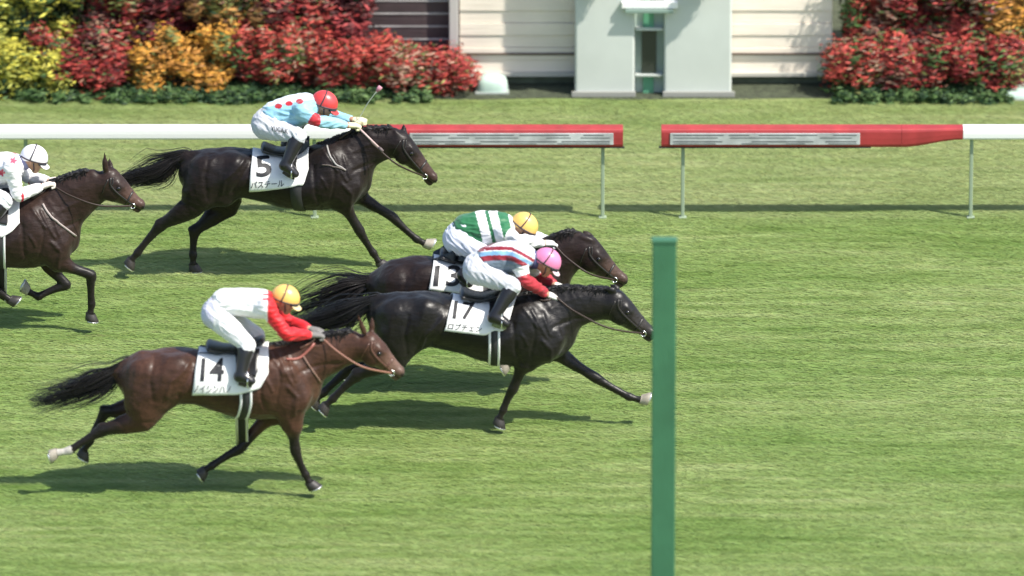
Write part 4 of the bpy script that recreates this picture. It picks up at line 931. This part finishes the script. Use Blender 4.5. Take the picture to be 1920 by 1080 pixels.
# ---- horse 13
H13 = build_horse(dict(fold0=(975, 491), key='thirteen', ox=880, gy=738, label="dark brown racehorse wearing number 13, half hidden beyond the black one",
    torso=[(714, 535, 26, .13), (740, 540, 50, .21), (775, 537, 57, .255), (812, 536, 54, .26), (850, 543, 53, .265), (890, 550, 57, .285), (930, 556, 61, .295), (970, 556, 64, .28), (1005, 556, 58, .24), (1030, 560, 45, .18), (1045, 566, 30, .13)],
    neck=[(980, 535, 60, .20), (1018, 508, 50, .145), (1045, 486, 44, .115), (1068, 471, 38, .095), (1088, 466, 34, .085)],
    head=[(1096, 470, 32), (1116, 487, 27), (1135, 502, 20), (1152, 514, 14.5), (1166, 524, 12)],
    ears=[((1089, 443), (1110, 452)), ((1092, 432), (1108, 444))],
    legs=[('hind', -1, [(745, 565), (765, 610), (702, 645), (658, 680), (648, 694)]),
          ('hind', 1, [(760, 565), (780, 600), (725, 640), (690, 672), (680, 684)]),
          ('fore', -1, [(1000, 570), (985, 612), (1020, 650), (968, 676), (952, 683)]),
          ('fore', 1, [(1010, 575), (1000, 610), (1045, 640), (1000, 668), (985, 672)])],
    muscles=[((985, 525), (1025, 580), .14, .09, .11, .10), ((750, 530), (745, 580), .14, .16, .13, .12), ((800, 520), (775, 580), .16, .10, .09, .10)],
    tail=[(708, 525, 9), (680, 532, 14), (650, 541, 17), (615, 556, 20), (580, 574, 22), (545, 590, 20)], tail_n=480,
    coat=(.013, .0065, .005), muzzle=(.06, .035, .026), gloss=.3, pale_hooves=(2,),
    cloth=[(814, 482, 804, 543), (845, 482, 845, 548), (875, 482, 885, 553), (905, 482, 905, 553)],
    text=[("13", (816, 497), (812, 537), (862, 537), .022)],
    girth=((905, 560), (903, 615), .08, None), saddle=((830, 478), (870, 478), (925, 478)), flap=[(880, 488, 880, 530), (915, 488, 910, 530)],
    pad=([(812, 479, 811, 488), (870, 480, 870, 490), (912, 480, 912, 490)], (.03, .04, .05)), mane_side=.5))
# ---- horse at the left edge
HL_ = build_horse(dict(fold0=(60, 376), key='left', ox=-20, gy=618, label="dark brown racehorse cut off by the left edge of the photo, its near foreleg raised",
    torso=[(-218, 420, 26, .13), (-192, 424, 47, .21), (-155, 424, 53, .255), (-115, 424, 51, .26), (-75, 430, 51, .265), (-35, 436, 55, .285), (5, 440, 60, .295), (45, 440, 63, .28), (82, 439, 60, .24), (108, 443, 46, .18), (122, 450, 28, .13)],
    neck=[(70, 420, 60, .20), (105, 393, 52, .145), (135, 373, 46, .115), (160, 358, 39, .095), (182, 347, 33, .085)],
    head=[(200, 341, 30), (219, 355, 25), (236, 367, 18), (250, 377, 13.5), (261, 384, 11)],
    ears=[((196, 284), (198, 318)), ((205, 296), (207, 318))],
    legs=[('fore', -1, [(95, 465), (112, 494), (171, 516), (172, 570), (169, 588)]),
          ('fore', 1, [(90, 465), (92, 500), (124, 534), (72, 556), (52, 546)]),
          ('hind', -1, [(-185, 445), (-140, 500), (-75, 530), (0, 548), (18, 562)]),
          ('hind', 1, [(-170, 445), (-190, 500), (-240, 540), (-255, 590), (-250, 606)])],
    muscles=[((60, 410), (108, 460), .13, .09, .11, .10), ((100, 465), (112, 492), .15, .10, .08, .06), ((-180, 415), (-185, 465), .14, .16, .13, .12), ((-125, 400), (-155, 460), .16, .10, .09, .10)],
    tail=[(-224, 400, 8), (-250, 408, 13), (-280, 420, 16), (-310, 432, 15), (-345, 445, 10)],
    coat=(.022, .011, .008), muzzle=(.07, .038, .028), gloss=.3, pale_hooves=(1,), noseband=None,
    cloth=[(-62, 378, -66, 440), (-30, 380, -30, 446), (0, 380, 2, 446), (20, 376, 22, 436), (38, 372, 38, 418)],
    girth=((2, 445), (2, 498), .06, 1), saddle=((-50, 372), (-15, 373), (34, 366)), flap=[(-10, 382, -8, 420), (20, 380, 14, 424)],
    pad=([(-62, 374, -62, 384), (0, 376, 0, 386), (36, 366, 38, 376)], (.04, .045, .06)),
    straps=[("breast", [(80, 383), (88, 397), (104, 414), (141, 443)], (.38, .32, .30), .010)], mane_side=.4)
    ) if True else None

def sh(c, k): return tuple(x * k for x in c)
REDC = (.42, .02, .03); MARO = (.22, .012, .025); WHT = (.74, .74, .75); SKY = (.26, .50, .62); GRE = (.022, .14, .055)
# jockey 5: pale blue, red spots along the back, red armbands
D5 = [(522, 199), (542, 194), (562, 190)]
def silk5(a, b, v, arm, t):
    if arm:
        if .68 < t < 1.02: return REDC
        return SKY
    for q in D5:
        if (a - q[0]) ** 2 / 49 + (b - q[1]) ** 2 / 22 < 1: return REDC
    return SKY if b > 188 + (575 - a) * .16 else (.62, .70, .76)  # upper back painted paler, as sunlight on the pale blue
def silk13(a, b, v, arm, t):
    if arm: return REDC if t < .30 else WHT
    q = a - .25 * (b - 401)
    if 892 < q < 910 or 917 < q < 933: return WHT
    if q > 952: return WHT
    return GRE
def silk17(a, b, v, arm, t):
    if arm: return WHT if .22 < t < .75 else ((.36, .022, .035))
    q = b - 459 + (a - 936) ** 2 * -.0022 - max(0, a - 960) * .35
    if q < 3: return (.60, .60, .62)
    if q < 10: return MARO
    if q < 11.5: return WHT
    if q < 19.5: return (.17, .34, .52)
    if q < 29: return MARO
    return (.14, .18, .23)
def silk14(a, b, v, arm, t):
    if arm: return (.55, .012, .018)
    k = 502 - (10 if abs(b - 552) < 1.6 or abs(b - 561) < 2 else 0)
    return (.55, .012, .018) if a > k else WHT
def silkL(a, b, v, arm, t):
    if arm: return (.50, .02, .04) if 1.0 < t < 1.10 else (.76, .74, .75)
    for q in ((25, 301), (3, 324), (-12, 305)):
        d = math.hypot(a - q[0], b - q[1]); th = math.atan2(b - q[1], a - q[0])
        if d < 3.5 + 3.5 * abs(math.cos(2.5 * th)): return (.62, .07, .12)
    return (.74, .73, .75)
GREYW = (.66, .67, .70)
J5 = build_jockey(dict(key='five', seed=1, label="jockey in pale blue with red spots and a red cap, riding horse number 5",
    torso=[(497, 232, 24, .155), (516, 218, 25, .145), (546, 210, 27, .165), (572, 201, 22, .165), (582, 197, 15, .08)],
    head=((606, 197), 28), arm=([(567, 208), (594, 227), (652, 235), (664, 235)], [(570, 206), (606, 214), (662, 225), (673, 225)]),
    leg=([(498, 238), (560, 254), (536, 308), (554, 326)], None), arm_y=[.165, .225, .075, .06],
    silks=silk5, cap=(.55, .045, .045), glove=(.72, .66, .42), collar=(.05, .07, .12)), H5)
J17 = build_jockey(dict(key='seventeen', seed=12, label="jockey in maroon, white and blue stripes and a pink cap, riding horse 17",
    torso=[(893, 505, 23, .155), (916, 490, 24, .145), (946, 484, 27, .165), (973, 481, 23, .165), (988, 480, 15, .08)],
    head=((1023, 493), 40), arm=([(972, 489), (984, 525), (1026, 552), (1038, 556)], [(990, 488), (1013, 517), (1040, 534), (1052, 538)]),
    leg=([(892, 509), (962, 536), (928, 592), (950, 606)], None), arm_y=[.165, .21, .075, .06],
    silks=silk17, cap=(.66, .20, .38), brim=(.70, .50, .56), glove=(.78, .76, .70), collar=(.06, .07, .16), sole=(.20, .22, .12)), H17)
J13 = build_jockey(dict(key='thirteen', seed=23, label="jockey in a green jacket with white hoops and a yellow cap, riding horse 13",
    torso=[(858, 448, 26, .155), (876, 432, 27, .15), (906, 429, 30, .17), (937, 427, 25, .165), (952, 425, 15, .08)],
    head=((980, 426), 42), arm=([(945, 437), (972, 450), (1020, 456), (1034, 456)], [(948, 432), (985, 442), (1030, 450), (1044, 450)]),
    leg=([(858, 452), (918, 482), (868, 514), (880, 532)], None), arm_y=[.165, .23, .08, .06],
    silks=silk13, cap=(.72, .46, .12), brim=(.62, .36, .10), glove=(.72, .72, .70), collar=(.10, .07, .06), breeches=lambda a, b, v: (.62, .64, .72)), H13)
J14 = build_jockey(dict(key='fourteen', seed=34, label="jockey in a white jacket with red sleeves and a yellow cap, riding horse 14",
    torso=[(402, 585, 22, .15), (420, 566, 20, .14), (458, 567, 21, .16), (490, 570, 22, .165), (504, 567, 15, .08)],
    head=((533, 563), 26), arm=([(499, 577), (537, 626), (582, 628), (594, 628)], [(505, 575), (545, 605), (580, 617), (593, 619)]),
    leg=([(402, 590), (463, 646), (452, 702), (472, 714)], [(410, 588), (482, 630), (468, 690), (488, 700)]), arm_y=[.165, .21, .075, .06],
    silks=silk14, cap=(.76, .46, .12), brim=(.78, .60, .30), glove=(.16, .15, .14), collar=(.35, .03, .03), rein=(.30, .14, .10),
    breeches=lambda a, b, v: (.56, .56, .68) if a < 400 else (.72, .72, .74)), H14)  # seat coloured darker and more purple, painted shade on the white
JL = build_jockey(dict(key='left', seed=45, label="jockey in white with small red marks and a white cap, at the left edge", 
    torso=[(-58, 345, 23, .155), (-40, 326, 24, .145), (-10, 318, 27, .165), (18, 313, 23, .165), (30, 308, 15, .08)],
    head=((62, 299), 26), arm=([(22, 316), (34, 366), (78, 350), (90, 346)], [(28, 312), (58, 335), (92, 339), (104, 337)]),
    leg=([(-55, 350), (8, 376), (-26, 430), (-6, 446)], None), arm_y=[.165, .21, .075, .06],
    silks=silkL, cap=(.80, .80, .82), glove=(.72, .62, .56), collar=(.25, .25, .42), breeches=lambda a, b, v: (.70, .71, .73)), HL_)
# name on the thigh of jockey 5
me_ = [c for c in J5[0].children if c.name.startswith("breeches")][0]
bvb = BVHTree.FromPolygons([v.co[:] for v in me_.data.vertices], [list(p.vertices) for p in me_.data.polygons])
text_on(J5[2], bvb, "YUGA.K", (508, 236), (508, 245), (540, 251), mat("print"), me_, off=.012, name="lettering", bold=.01)
# whip in the hand of jockey 5
rg = J5[2]; kn = J5[1][0][1]; wp = empty("whip", rg.O + kn, "riding whip in the hands of the red-capped jockey, its pink flap raised above the rail", "whip")
B_ = rg.P(718, 284, -.22) - kn; dd = B_ / np.linalg.norm(B_)
MB().tube([-dd * .03, dd * .10, B_ * .84], [.0105, .0095, .009], 8).build("handle", mat("whip_handle", (.46, .34, .32), .5), wp, True)
MB().tube([B_ * .841, B_ * .9, B_], [.012, .015, .014], 8, .8).build("knob", mat("whip_knob", (.12, .09, .09), .6), wp, True)
q_ = [-dd * .02] + [rg.P(a, c, .0) - kn for a, c in ((675, 219), (688, 196), (701, 178), (706, 172))]
MB().tube(cr([np.array(v) for v in q_], 4), .0038, 6).build("shaft", mat("whip_shaft", (.35, .40, .33), .5), wp, True)
f0 = rg.P(706, 172, 0) - kn; f1 = rg.P(714, 162, 0) - kn; MB().tube([f0, f0 * .5 + f1 * .5, f1], [.010, .022, .020], 8, .25).build("flap", mat("whip_flap", (.45, .20, .26), .6), wp, True)
